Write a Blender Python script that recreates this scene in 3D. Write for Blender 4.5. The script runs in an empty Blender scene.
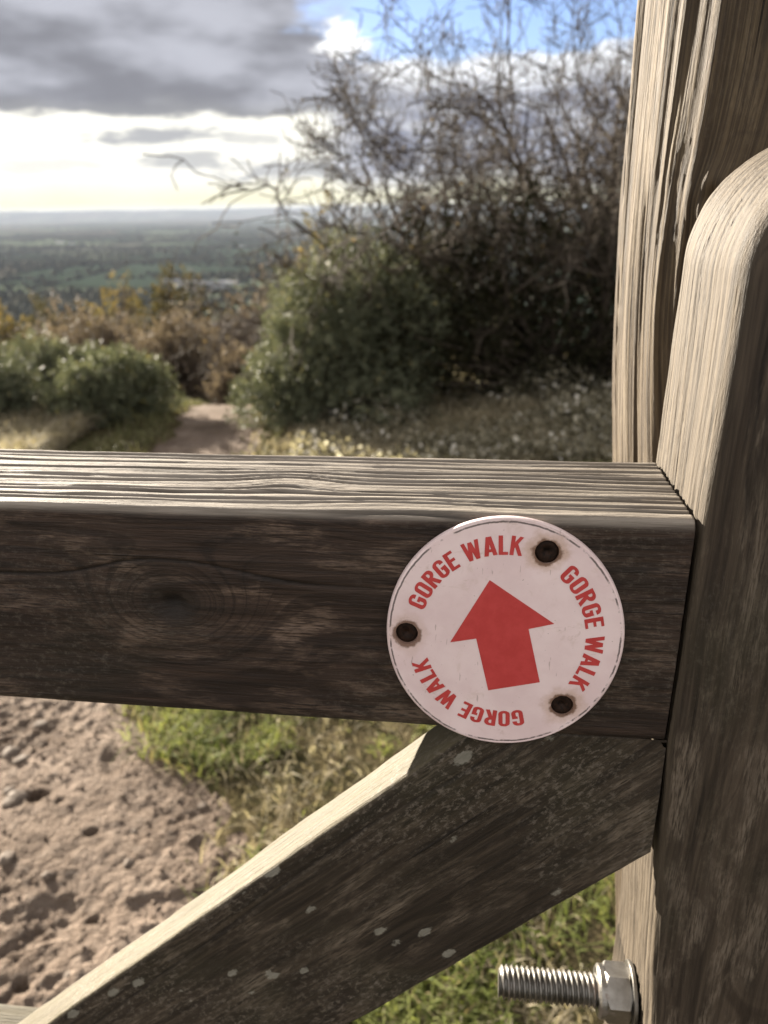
import bpy, math, random
import numpy as np
from mathutils import Matrix, Vector
from mathutils.geometry import delaunay_2d_cdt

SC = bpy.context.scene
COL = SC.collection
rad = math.radians

# ------------------------------------------------------------------ camera
FPX, PITCH, ROLL = 769.0, rad(21.6), rad(1.0)
CAM = np.array([0.0, 0.0, 1.25])
fw = np.array([0, math.cos(PITCH), -math.sin(PITCH)])
u0 = np.array([0, math.sin(PITCH), math.cos(PITCH)])
r0 = np.array([1.0, 0, 0])
rt = math.cos(ROLL)*r0 - math.sin(ROLL)*u0
up = math.sin(ROLL)*r0 + math.cos(ROLL)*u0
cd = bpy.data.cameras.new('camera'); cam = bpy.data.objects.new('camera', cd); COL.objects.link(cam)
M3 = Matrix(((rt[0], up[0], -fw[0]), (rt[1], up[1], -fw[1]), (rt[2], up[2], -fw[2])))
cam.matrix_world = Matrix.Translation(Vector(CAM)) @ M3.to_4x4()
cd.sensor_fit = 'VERTICAL'; cd.sensor_height = 36.0; cd.lens = 36.0*FPX/1024
cd.clip_start = 0.02; cd.clip_end = 120000
cd.dof.use_dof = True; cd.dof.focus_distance = 0.285; cd.dof.aperture_fstop = cd.lens/2.1
SC.camera = cam

# ------------------------------------------------------------------ light
SUN_AZ, SUN_EL = rad(43), rad(15.5)          # azimuth to the left of the view direction (+Y)
sdir = Vector((-math.sin(SUN_AZ)*math.cos(SUN_EL), math.cos(SUN_AZ)*math.cos(SUN_EL), math.sin(SUN_EL)))
ld = bpy.data.lights.new('sun', 'SUN'); ld.energy = 5.0; ld.angle = rad(0.53); ld.color = (1.0, 0.9, 0.76)
sun = bpy.data.objects.new('sun', ld); COL.objects.link(sun)
sun.rotation_euler = sdir.to_track_quat('Z', 'Y').to_euler(); sun.location = (-3, 3, 4)
SC.view_settings.view_transform = 'Standard'; SC.view_settings.look = 'None'
SC.view_settings.gamma = 1; SC.view_settings.use_curve_mapping = False
SC.view_settings.exposure = 2.5
SC.cycles.use_denoising = True
SC.cycles.max_bounces = 6; SC.cycles.volume_bounces = 1; SC.cycles.transparent_max_bounces = 8
SC.cycles.sample_clamp_indirect = 6


class G:                                     # a small expression language over shader math nodes
    def __init__(s, nt): s.nt = nt
    def node(s, t, **kw):
        n = s.nt.nodes.new(t)
        for k, v in kw.items(): setattr(n, k, v)
        return n
    def m(s, op, *a, clamp=False):
        n = s.node('ShaderNodeMath', operation=op, use_clamp=clamp)
        for i, x in enumerate(a): s.put(n.inputs[i], x)
        return X(s, n.outputs[0])
    def put(s, inp, x):
        if isinstance(x, X): s.nt.links.new(x.o, inp)
        elif isinstance(x, bpy.types.NodeSocket): s.nt.links.new(x, inp)
        else: inp.default_value = x
    def noise(s, vec, scale, detail=3, rough=0.55, dist=0.0, color=False, w=None):
        n = s.node('ShaderNodeTexNoise')
        if vec is not None: s.put(n.inputs['Vector'], vec)
        n.inputs['Scale'].default_value = scale; n.inputs['Detail'].default_value = detail
        n.inputs['Roughness'].default_value = rough; n.inputs['Distortion'].default_value = dist
        return X(s, n.outputs['Color' if color else 'Fac'])
    def voronoi(s, vec, scale, feature='F1', out='Distance', rnd=1.0):
        n = s.node('ShaderNodeTexVoronoi', feature=feature)
        s.put(n.inputs['Vector'], vec); n.inputs['Scale'].default_value = scale
        n.inputs['Randomness'].default_value = rnd
        return X(s, n.outputs[out])
    def xyz(s, x, y, z):
        n = s.node('ShaderNodeCombineXYZ')
        for i, v in enumerate((x, y, z)): s.put(n.inputs[i], v)
        return X(s, n.outputs[0])
    def sep(s, v):
        n = s.node('ShaderNodeSeparateXYZ'); s.put(n.inputs[0], v)
        return [X(s, n.outputs[i]) for i in range(3)]
    def vscale(s, v, sc):
        n = s.node('ShaderNodeVectorMath', operation='MULTIPLY'); s.put(n.inputs[0], v); n.inputs[1].default_value = sc
        return X(s, n.outputs[0])
    def vadd(s, v, w):
        n = s.node('ShaderNodeVectorMath', operation='ADD'); s.put(n.inputs[0], v); s.put(n.inputs[1], w)
        return X(s, n.outputs[0])
    def ss(s, x, a, b):                      # smoothstep a..b (a may exceed b)
        n = s.node('ShaderNodeMapRange', interpolation_type='SMOOTHSTEP')
        s.put(n.inputs['Value'], x)
        if a <= b: vals = (a, b, 0, 1)
        else: vals = (b, a, 1, 0)
        for i, v in enumerate(vals): n.inputs[1+i].default_value = v
        return X(s, n.outputs[0])
    def mix(s, f, a, b, mode='MIX'):
        n = s.node('ShaderNodeMix', data_type='RGBA', blend_type=mode)
        s.put(n.inputs[0], f); s.put(n.inputs[6], col4(a)); s.put(n.inputs[7], col4(b))
        return X(s, n.outputs[2])
    def attr(s, name, out='Fac'):
        n = s.node('ShaderNodeAttribute', attribute_name=name)
        return X(s, n.outputs[out])
    def bump(s, h, strength, dist, normal=None):
        n = s.node('ShaderNodeBump'); n.inputs['Strength'].default_value = strength
        n.inputs['Distance'].default_value = dist; s.put(n.inputs['Height'], h)
        if normal is not None: s.put(n.inputs['Normal'], normal)
        return X(s, n.outputs[0])
def col4(c): return c if isinstance(c, X) else (*c, 1.0)[:4]
class X:
    def __init__(s, g, o): s.g = g; s.o = o
    def __add__(a, b): return a.g.m('ADD', a, b)
    __radd__ = __add__
    def __sub__(a, b): return a.g.m('SUBTRACT', a, b)
    def __rsub__(a, b): return a.g.m('SUBTRACT', b, a)
    def __mul__(a, b): return a.g.m('MULTIPLY', a, b)
    __rmul__ = __mul__
    def __truediv__(a, b): return a.g.m('DIVIDE', a, b)
    def abs(a): return a.g.m('ABSOLUTE', a)
    def clamp(a): return a.g.m('ADD', a, 0.0, clamp=True)

# ------------------------------------------------------------------ sky
def make_world():
    w = bpy.data.worlds.new('World'); SC.world = w; w.use_nodes = True
    nt = w.node_tree; nt.nodes.clear(); g = G(nt)
    out = g.node('ShaderNodeOutputWorld')
    sky = g.node('ShaderNodeTexSky', sky_type='NISHITA', sun_disc=False)
    sky.sun_elevation = SUN_EL; sky.sun_rotation = -SUN_AZ
    sky.air_density = 1.0; sky.dust_density = 0.6; sky.ozone_density = 2.5
    tc = g.node('ShaderNodeTexCoord')
    dx, dy, dz = g.sep(tc.outputs['Generated'])
    az = g.m('ARCTAN2', dx, dy)*57.2958                 # degrees, right positive
    el = g.m('ARCSINE', dz)*57.2958
    q = g.xyz(az*0.05, el*0.11, g.m('ABSOLUTE', dy)*0.3)
    n1 = g.noise(q, 3.2, 4, 0.5) - 0.5                 # big billows
    n2 = g.noise(g.xyz(az*0.05, el*0.16, 3.7), 7.0, 6, 0.6) - 0.5
    n3 = g.noise(g.xyz(az*0.05, el*0.3, 9.1), 3.0, 5, 0.55) - 0.5
    # low bright band of thin cloud lit by the sun, yellowish near the horizon
    base = g.mix(g.ss(el, 12, 30), (0.42, 0.42, 0.40), (0.15, 0.24, 0.42))
    low = g.mix(g.ss(el + n1*1.0, 0.0, 2.4), (0.37, 0.345, 0.20), (0.44, 0.43, 0.385))
    blue = sky.outputs['Color']
    col = low
    # open blue above the right hand bank
    bl = g.node('ShaderNodeMix', data_type='RGBA', blend_type='MULTIPLY'); bl.inputs[0].default_value = 1
    nt.links.new(blue, bl.inputs[6]); bl.inputs[7].default_value = (0.068, 0.066, 0.082, 1)
    col = g.mix(g.ss(el + n2*5, 6.5, 9.0), col, X(g, bl.outputs[2]))
    # thin grey streaks in the bright band
    n5 = g.noise(g.xyz(az*0.05, el*0.2, 1.3), 16.0, 5, 0.6) - 0.5
    def blob(a0, e0, ra, re, soft=0.5, wob=1.6):
        d = g.m('SQRT', ((az - a0 + n2*wob*3)/ra)*((az - a0 + n2*wob*3)/ra) + ((el - e0 + n1*wob)/re)*((el - e0 + n1*wob)/re))
        return g.ss(d + n5*1.5, 1.0, 1.0 - soft)
    GREY = (0.145, 0.15, 0.165)
    for a0, e0, ra, re, k in ((-14.5, 4.5, 5.5, 0.7, .85), (-12.6, 3.0, 3.6, 0.6, .7), (-5.5, 2.4, 6.5, 1.0, .75), (-21, 2.8, 5, .5, .3), (-9, 4.4, 2.5, .5, .5)):
        col = g.mix(blob(a0, e0, ra, re, .6)*k, col, GREY)
    # bank of grey cumulus in the right half with a bright fringe along its top
    top = 8.6 + n1*3.0 + n2*1.6
    rightm = g.ss(az + n2*7, -4.5, -1.0)
    white = g.mix(g.ss(az, -8, 10), (0.44, 0.44, 0.44), (0.40, 0.41, 0.43))
    fr = g.ss(el - top, 0.55, -0.1)*rightm*g.ss(el + n1*3, 1.0, 3.0)
    col = g.mix(fr, col, white)
    body = g.ss(el - top, -0.7, -1.9)*rightm*g.ss(el + n1*3, .6, 2.6)
    col = g.mix(body, col, g.mix(g.ss(n2, -.16, .2), (0.105, 0.11, 0.14), (0.26, 0.265, 0.285)))
    # heavy dark deck on the left, ragged lower edge lined with light
    decke = el - (5.5 + n1*1.6 + n2*1.3)
    left = g.ss(az + n1*10 + n2*7 + n5*2 + (el - 6.0)*0.7, 3.6, -1.6)
    dk = g.ss(decke, 0.0, 0.45)*left
    n4 = g.noise(g.xyz(az*0.05, el*0.13, 5.5), 2.6, 3, 0.5) - 0.5
    shade = (el - 8.0)*0.06 + n4*2.6 + n2*.35
    dcol = g.mix(g.ss(shade, -.35, .55), (0.098, 0.100, 0.113), (0.205, 0.21, 0.235))
    dcol = g.mix(g.ss(decke, 1.6, 0.1)*0.35, dcol, (0.2, 0.2, 0.195))
    col = g.mix(dk, col, dcol)
    # white puff
    col = g.mix(blob(-2.2, 9.9, 2.1, 1.5, .45, 1.4), col, (0.45, 0.45, 0.45))
    # the rest of the sky (overhead and behind): unseen broken cumulus over blue, brightened behind to light the sign
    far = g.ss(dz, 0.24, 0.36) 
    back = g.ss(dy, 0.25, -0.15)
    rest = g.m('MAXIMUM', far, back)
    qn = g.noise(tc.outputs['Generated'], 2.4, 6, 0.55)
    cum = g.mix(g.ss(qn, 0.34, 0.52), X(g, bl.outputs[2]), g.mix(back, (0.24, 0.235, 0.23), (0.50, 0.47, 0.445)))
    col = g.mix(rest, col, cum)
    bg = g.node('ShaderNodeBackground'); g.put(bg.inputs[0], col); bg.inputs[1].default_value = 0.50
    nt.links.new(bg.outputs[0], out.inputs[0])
    w.cycles.sampling_method = 'MANUAL'; w.cycles.sample_map_resolution = 512
make_world()

# ------------------------------------------------------------------ helpers
rng = np.random.default_rng(7)
def _hash(ix, iy, iz, seed):
    h = (ix.astype(np.int64)*374761393 + iy.astype(np.int64)*668265263 + iz.astype(np.int64)*2147483647 + seed*1274126177) & 0xFFFFFFFF
    h = ((h ^ (h >> 13))*1274126177) & 0xFFFFFFFF
    h = ((h ^ (h >> 16))*2246822519) & 0xFFFFFFFF
    return ((h ^ (h >> 15)) & 0xFFFFFF)/float(0xFFFFFF)*2 - 1
def vn(x, y, z=0.0, seed=1):
    x, y, z = np.broadcast_arrays(np.asarray(x, float), np.asarray(y, float), np.asarray(z, float))
    ix, iy, iz = np.floor(x), np.floor(y), np.floor(z)
    fx, fy, fz = x-ix, y-iy, z-iz
    fx, fy, fz = (t*t*(3-2*t) for t in (fx, fy, fz))
    r = 0
    for a in (0, 1):
        for b in (0, 1):
            for c in (0, 1):
                w = (fx if a else 1-fx)*(fy if b else 1-fy)*(fz if c else 1-fz)
                r = r + w*_hash(ix+a, iy+b, iz+c, seed)
    return r
def fbm(x, y, z=0.0, seed=1, o=4, gain=.5):
    r = 0; a = 1.0; k = 1.0
    for i in range(o):
        r = r + a*vn(np.asarray(x)*k, np.asarray(y)*k, np.asarray(z)*k, seed+i*17); a *= gain; k *= 2.03
    return r
def sst(x, a, b):
    t = np.clip((x-a)/(b-a), 0, 1); return t*t*(3-2*t)

def link_mesh(name, V, Fs, mat, parent=None, smooth=False, attrs=None):
    me = bpy.data.meshes.new(name)
    V = np.asarray(V, dtype=np.float32)
    if isinstance(Fs, np.ndarray):
        n, k = Fs.shape
        me.vertices.add(len(V)); me.vertices.foreach_set('co', V.ravel())
        me.loops.add(n*k); me.loops.foreach_set('vertex_index', Fs.astype(np.int32).ravel())
        me.polygons.add(n); me.polygons.foreach_set('loop_start', np.arange(0, n*k, k, dtype=np.int32))
        me.polygons.foreach_set('loop_total', np.full(n, k, dtype=np.int32))
        me.update(calc_edges=True)
    else:
        me.from_pydata(V.tolist(), [], [list(map(int, f)) for f in Fs]); me.update()
    if attrs:
        for k, a in attrs.items():
            a = np.asarray(a, dtype=np.float32)
            if a.ndim == 1:
                t = me.attributes.new(k, 'FLOAT', 'POINT'); t.data.foreach_set('value', a)
            else:
                t = me.attributes.new(k, 'FLOAT_VECTOR', 'POINT'); t.data.foreach_set('vector', a.ravel())
    me.validate()
    if smooth: me.polygons.foreach_set('use_smooth', np.ones(len(me.polygons), dtype=bool))
    me.materials.append(mat)
    o = bpy.data.objects.new(name, me); COL.objects.link(o)
    if parent is not None: o.parent = parent
    return o
def tag(o, label=None, cat=None, group=None, kind=None):
    if label: o['label'] = label
    if cat: o['category'] = cat
    if group: o['group'] = group
    if kind: o['kind'] = kind
    return o
def empty(name, loc, rz=0.0, label=None, cat=None, group=None):
    o = bpy.data.objects.new(name, None); COL.objects.link(o); o.location = loc; o.rotation_euler = (0, 0, rz)
    o.empty_display_size = .1
    return tag(o, label, cat, group)
def new_mat(name):
    m = bpy.data.materials.new(name); m.use_nodes = True; nt = m.node_tree; nt.nodes.clear()
    g = G(nt); out = g.node('ShaderNodeOutputMaterial')
    return m, g, out
def principled(g, out, color, rough=.8, normal=None, metal=0.0, spec=.3):
    p = g.node('ShaderNodeBsdfPrincipled')
    g.put(p.inputs['Base Color'], col4(color)); g.put(p.inputs['Roughness'], rough)
    g.put(p.inputs['Metallic'], metal); p.inputs['Specular IOR Level'].default_value = spec
    if normal is not None: g.put(p.inputs['Normal'], normal)
    g.nt.links.new(p.outputs[0], out.inputs[0]); return p

# ------------------------------------------------------------------ ground shape
def path_edges(y):
    xr = np.interp(y, [0, .9, 1.15, 1.35, 1.55, 1.9, 2.6, 4.5, 5.5, 9], [-.10, -.22, -.29, -.36, -.52, -.72, -.78, -.70, -.9, -1.4])
    xl = np.interp(y, [0, 1.5, 3, 4.5, 5.5, 9], [-2.1, -1.9, -1.6, -1.28, -1.5, -2.0])
    return xl, xr
def path_mask(x, y):
    xl, xr = path_edges(y)
    w = .06*vn(x*7, y*7, 0, 5) + .03*vn(x*22, y*22, 0, 6)
    return sst(x+w, xl-.08, xl+.12)*sst(-(x+w), -(xr+.09), -(xr-.11))*sst(y, .1, .2)
def h(x, y):
    x = np.asarray(x, float); y = np.asarray(y, float)
    side = sst(x + .2*vn(x*.7, y*.7, 0, 9), -1.1, .6)
    yc = 5.55 + 2.35*side
    k = (y-yc)/.7
    sp = np.where(k > 30, k, np.log1p(np.exp(np.clip(k, -30, 30))))*.7
    z = -.27*sp
    fade = np.exp(-np.maximum(y-25, 0)/200)
    z = z + .13*sst(-x, 2.0, 3.2)*np.exp(-((y-5.0)/1.4)**2)
    z = z + .05*vn(x*.9, y*.9, 0, 3)*sst(y, 1.5, 4)*np.exp(-np.maximum(y-40, 0)/40)
    z = z + np.where(y > 30, .06*(y-30)*.2*vn(x*.02, y*.02, 0, 12)*np.exp(-np.maximum(y-30, 0)/300), 0)
    z = np.maximum(z, -173 + 5*vn(x/1400, y/900, 0, 21) + 2*vn(x/400, y/300, 0, 22))
    rr = np.hypot(x, y)
    hill = sst(rr, 15000, 24000)
    az = np.degrees(np.arctan2(x, np.maximum(y, 1)))
    crest = 30 + 28*vn(az*.12, 0, 0, 31) + 14*vn(az*.5, 1, 0, 32) + 4*vn(az*2.0, 2, 0, 33) + sst(az, -14, 4)*26
    z = np.where((y > 0), z*(1-hill) + hill*(crest*sst(rr, 17000, 24000) - 172*(1-sst(rr, 17000, 24000))), z)
    return z
def hg(x, y): return h(x, y) - .05*sst(path_mask(x, y), .45, 1)

# ------------------------------------------------------------------ materials: ground
def mat_ground():
    m, g, out = new_mat('turf_and_fields')
    geo = g.node('ShaderNodeNewGeometry'); P = X(g, geo.outputs['Position'])
    x, y, z = g.sep(P)
    n = g.noise(P, 3.0, 5, .6); n2 = g.noise(P, 24, 4, .6)
    near = g.mix(g.ss(n, .35, .65), (0.05, 0.042, 0.022), (0.11, 0.088, 0.052))
    near = g.mix(g.ss(n2, .4, .7), near, (0.03, 0.03, 0.014))
    # fields of the plain: patchwork, hedges, woods
    Pw = g.vadd(g.vscale(P, (1/900, 1/1500, 0)), g.vscale(g.noise(P, 1/1500, 3, .5, color=True), (.5, .5, 0)))
    cell = g.voronoi(Pw, 1.6, 'F1', 'Color'); cr, cg, cb = g.sep(cell)
    edge = g.voronoi(Pw, 1.6, 'DISTANCE_TO_EDGE', 'Distance')
    f = g.mix(g.ss(cr, .2, .8), (0.026, 0.038, 0.026), (0.070, 0.086, 0.056))
    f = g.mix(g.ss(cg, .62, .78), f, (0.045, 0.042, 0.030))
    f = g.mix(g.ss(cb, .80, .86), f, (0.065, 0.065, 0.052))
    f = g.mix(g.ss(edge, .05, .02)*.85, f, (0.014, 0.02, 0.012))
    f = g.mix(g.ss(g.noise(g.vscale(P, (1/1600, 1/4200, 0)), 2.2, 4, .55), .5, .6)*.9, f, (0.014, 0.02, 0.013))
    c = g.mix(g.ss(y, 60, 500), near, f)
    nrm = g.bump(n2 + g.noise(P, 90, 3, .6), .8, .02)
    df = g.node('ShaderNodeBsdfDiffuse'); g.put(df.inputs[0], c); g.put(df.inputs['Normal'], nrm)
    g.nt.links.new(df.outputs[0], out.inputs[0]); return m
def mat_soil():
    m, g, out = new_mat('trodden_soil')
    geo = g.node('ShaderNodeNewGeometry'); P = X(g, geo.outputs['Position'])
    a = g.noise(P, 3.5, 5, .6); b = g.noise(P, 22, 5, .65); c = g.noise(P, 120, 4, .6)
    co = g.mix(g.ss(a, .32, .68), (0.115, 0.083, 0.060), (0.235, 0.182, 0.142))
    co = g.mix(g.ss(b, .5, .72)*.6, co, (0.24, 0.195, 0.155))
    co = g.mix(g.ss(g.noise(P, 70, 4, .7), .42, .30)*.7, co, (.05, .033, .023))
    co = g.mix(g.ss(b, .46, .3)*.65, co, (0.042, 0.027, 0.019))
    v = g.voronoi(g.vadd(P, g.vscale(g.noise(P, 30, 2, .5, color=True), (.02, .02, .02))), 75, 'F1')
    nrm = g.bump(b*.7 + c*.8 - v*.5 + g.noise(P, 260, 3, .6)*.25, 1.0, .02)
    principled(g, out, co, .93, nrm, spec=.15); return m
def mat_plain(name, c1, c2, scale=8, rough=.85, bump=0, spec=.2):
    m, g, out = new_mat(name)
    tc = g.node('ShaderNodeTexCoord')
    n = g.noise(tc.outputs['Object'], scale, 4, .6)
    nr = g.bump(n, .6, bump) if bump else None
    principled(g, out, g.mix(g.ss(n, .3, .7), c1, c2), rough, nr, spec=spec); return m
def mat_leaf(name, c1, c2, c3=None, trans=.35, rough=.65, spec=.1, p3=.93):
    m, g, out = new_mat(name)
    v = g.attr('var')
    c = g.mix(v, c1, c2)
    if c3: c = g.mix(g.ss(v, p3, p3+.02), c, c3)
    p = g.node('ShaderNodeBsdfPrincipled'); g.put(p.inputs['Base Color'], c); p.inputs['Roughness'].default_value = rough
    p.inputs['Specular IOR Level'].default_value = spec
    t = g.node('ShaderNodeBsdfTranslucent'); g.put(t.inputs[0], g.mix(.5, c, g.mix(1.0, c, (1.5, 1.45, .8), 'MULTIPLY')))
    mx = g.node('ShaderNodeMixShader'); mx.inputs[0].default_value = trans
    g.nt.links.new(p.outputs[0], mx.inputs[1]); g.nt.links.new(t.outputs[0], mx.inputs[2])
    g.nt.links.new(mx.outputs[0], out.inputs[0]); return m

# ------------------------------------------------------------------ ground sheet
def build_ground():
    rings = np.concatenate([[0.02], np.geomspace(.25, 42000, 420)])
    a = np.concatenate([np.linspace(-40, 40, 420), np.linspace(40, 320, 90)[1:-1]]); a = np.radians(a)
    A, R = np.meshgrid(a, rings)
    x = R*np.sin(A); y = R*np.cos(A)
    z = hg(x, y)
    V = np.stack([x, y, z], -1).reshape(-1, 3)
    nr, na = A.shape
    i, j = np.meshgrid(np.arange(nr-1), np.arange(na), indexing='ij'); j2 = (j+1) % na
    F = np.stack([i*na+j, i*na+j2, (i+1)*na+j2, (i+1)*na+j], -1).reshape(-1, 4)[:, ::-1]
    o = link_mesh('ground', V, F, mat_ground(), smooth=True); tag(o, kind='structure')
build_ground()
def gpt(px, py, z=0.0):
    d = fw+(px-384)/FPX*rt+(512-py)/FPX*up; t = (z-CAM[2])/d[2]; return CAM+d*t
HOLES = [(*gpt(37, 792)[:2], .022, .05), (*gpt(60, 800)[:2], .010, .03), (*gpt(94, 829)[:2], .011, .03), (*gpt(22, 982)[:2], .013, .03), (*gpt(88, 918)[:2], .008, .02), (*gpt(150, 960)[:2], .010, .02)]
def soil_z(Xg, Yg):
    m = path_mask(Xg, Yg)
    d = .009*fbm(Xg*4, Yg*4, 0, 41, 3) + .0023*fbm(Xg*16, Yg*20, 0, 42, 4, .75) + .0034*fbm(Xg*60, Yg*60, 0, 43, 2, .8)*(1+.8*vn(Xg*3, Yg*3, 0, 47))
    pit = sst(vn(Xg*9, Yg*9, 0, 44), .45, .8); d = d - .008*sst(pit, .3, .9)*sst(vn(Xg*2, Yg*2, 0, 46), -.2, .4)
    cr = np.abs(vn(Xg*38+2*vn(Xg*20, Yg*20, 0, 49), Yg*44, 0, 45)); d = d + .0038*sst(cr, .0, .5)*sst(vn(Xg*3.3, Yg*3.3, 0, 50), -.35, .55)
    for hx, hy, hr, hd in HOLES: d = d - hd*sst(-np.hypot((Xg-hx)/1.4, Yg-hy)+.008*vn(Xg*60, Yg*60, 0, 48), -hr, -hr*.55)
    return h(Xg, Yg) - .011 + d*m - .03*(1-sst(m, .1, .5)), m
def build_path():
    xs = np.arange(-2.3, .1, .007); ys = np.concatenate([np.arange(.1, 2.4, .007), np.geomspace(2.4, 9, 260)[1:]])
    Xg, Yg = np.meshgrid(xs, ys)
    z, m = soil_z(Xg, Yg)
    V = np.stack([Xg, Yg, z], -1).reshape(-1, 3); nr, na = Xg.shape
    i, j = np.meshgrid(np.arange(nr-1), np.arange(na-1), indexing='ij')
    F = np.stack([i*na+j, i*na+j+1, (i+1)*na+j+1, (i+1)*na+j], -1).reshape(-1, 4)
    mm = m.reshape(-1); F = F[mm[F].max(1) > 0.02]
    used = np.unique(F); rm = np.zeros(len(V), int); rm[used] = np.arange(len(used))
    o = link_mesh('path', V[used], rm[F], mat_soil(), smooth=True); tag(o, kind='structure')
build_path()

# haze: still air over the plain
def build_haze():
    x0, x1, y0, y1, z0, z1 = -46000, 46000, -46000, 46000, -190, 110
    V = [(x, y, z) for x in (x0, x1) for y in (y0, y1) for z in (z0, z1)]
    F = [(0, 1, 3, 2), (4, 6, 7, 5), (0, 4, 5, 1), (2, 3, 7, 6), (0, 2, 6, 4), (1, 5, 7, 3)]
    m, g, out = new_mat('haze_air')
    p = g.node('ShaderNodeVolumePrincipled'); p.inputs['Color'].default_value = (.40, .45, .56, 1)
    p.inputs['Density'].default_value = 3.3e-5; p.inputs['Anisotropy'].default_value = 0.0
    g.nt.links.new(p.outputs[0], out.inputs['Volume'])
    o = link_mesh('haze', V, F, m); tag(o, kind='stuff')
build_haze()

# ------------------------------------------------------------------ far plain: woods, sheds
def build_woodland():
    n = 0; Vs = []; Fs = []
    pts = []
    r = np.random.default_rng(3)
    for k in range(230):                                # hedgerows
        d = math.exp(r.uniform(math.log(1300), math.log(9000))); a = rad(r.uniform(-32, 12))
        x0, y0 = d*math.sin(a), d*math.cos(a); th = r.choice([r.normal(0, .25), r.normal(1.4, .3)]); L = r.uniform(150, 700)
        m = int(L/14)
        t = np.linspace(-.5, .5, m)*L
        pts.append(np.stack([x0+np.cos(th)*t+r.normal(0, 3, m), y0+np.sin(th)*t+r.normal(0, 3, m), r.uniform(5, 13, m)], -1))
    for k in range(45):                                 # copses
        d = math.exp(r.uniform(math.log(1500), math.log(12000))); a = rad(r.uniform(-32, 12))
        m = r.integers(60, 220); sp = 20+d*.02
        pts.append(np.stack([d*math.sin(a)+r.normal(0, sp*2.2, m), d*math.cos(a)+r.normal(0, sp, m), r.uniform(9, 18, m)], -1))
    P = np.concatenate(pts)
    P = P[P[:, 1] > 900]
    u, v = np.meshgrid(np.linspace(0, 2*math.pi, 7)[:-1], [0.0, .35, .7, 1.0]); rr = np.array([.55, 1.0, .75, .1])[:, None]
    bx = (np.cos(u)*rr).ravel(); by = (np.sin(u)*rr).ravel(); bz = v.ravel()
    j = r.uniform(.7, 1.3, (len(P), len(bx)))
    hz = h(P[:, 0], P[:, 1])
    x = P[:, 0:1]+bx*j*P[:, 2:3]*.6; y = P[:, 1:2]+by*j*P[:, 2:3]*.6; z = hz[:, None]-.5+bz*P[:, 2:3]*(.8+.2*j)
    V = np.stack([x, y, z], -1).reshape(-1, 3)
    base = []
    for a in range(3):
        for b in range(6): base.append((a*6+b, a*6+(b+1) % 6, (a+1)*6+(b+1) % 6, (a+1)*6+b))
    base = np.array(base); F = (base[None]+np.arange(len(P))[:, None, None]*24).reshape(-1, 4)
    var = np.repeat(r.random(len(P)), 24)
    o = link_mesh('distant_woodland', V, F, mat_leaf('wood_mass', (.012, .018, .010), (.035, .034, .018), trans=.05, rough=.95, spec=.02), attrs={'var': var})
    tag(o, 'dark hedgerows and copses spread over the hazy plain', 'woodland', kind='stuff')
build_woodland()

M_white = mat_plain('pale_cladding', (.26, .27, .28), (.34, .34, .34), .3)
M_roof = mat_plain('grey_roof', (.17, .18, .20), (.24, .25, .26), .3)
def build_sheds():
    r = random.Random(5)
    px = [(176, 283, 90, 26, 12), (186, 289, 60, 22, 9), (196, 285, 120, 30, 13), (205, 291, 55, 24, 9), (213, 286, 80, 26, 12), (222, 290, 60, 22, 10), (229, 284, 70, 22, 10),
          (60, 243, 60, 30, 12), (72, 244, 50, 24, 10), (240, 248, 80, 30, 12)]
    words = ['long pale shed at the left end of the far cluster', 'small low shed in front of the far cluster', 'widest pale shed in the middle of the far cluster',
             'small shed below the widest far shed', 'tall pale shed right of the widest far shed', 'low shed towards the right of the far cluster', 'pale shed at the right end of the far cluster',
             'left of two lone white barns far out on the plain', 'right of two lone white barns far out on the plain', 'lone pale barn far beyond the shed cluster']
    for (x, y, L, D, H), lab in zip(px, words):
        d = fw + (x-384)/FPX*rt + (512-y)/FPX*up
        s = (-172-1.25)/d[2]; P = CAM+d*s
        gz = float(h(P[0], P[1]))
        s = (gz-1.25)/d[2]; P = CAM+d*s; gz = float(h(P[0], P[1]))
        e = empty('farm_shed', (P[0], P[1], gz), rad(r.uniform(-25, 25)), lab, 'shed', 'pale sheds on the distant plain')
        k = .75
        L, D, H = L*k, D*k, H*k
        V = [(sx*L/2, sy*D/2, z) for z in (-1, H*.62) for sx, sy in ((-1, -1), (1, -1), (1, 1), (-1, 1))] + [(-L/2, 0, H*.97), (L/2, 0, H*.97)]
        link_mesh('wall', V, [(0, 1, 5, 4), (1, 2, 6, 9, 5), (2, 3, 7, 6), (3, 0, 4, 8, 7)], M_white, e)
        Vr = []
        for dz in (0, .5):
            Vr += [(-L/2-1, -D/2-1, H*.6+dz), (L/2+1, -D/2-1, H*.6+dz), (L/2+1, 0, H+dz), (-L/2-1, 0, H+dz), (L/2+1, D/2+1, H*.6+dz), (-L/2-1, D/2+1, H*.6+dz)]
        link_mesh('roof', Vr, [(0, 1, 2, 3), (3, 2, 4, 5), (6, 9, 8, 7), (9, 11, 10, 8), (0, 6, 7, 1), (4, 10, 11, 5), (1, 7, 8, 2), (2, 8, 10, 4), (0, 3, 9, 6), (3, 5, 11, 9)], M_roof, e)
build_sheds()

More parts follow.
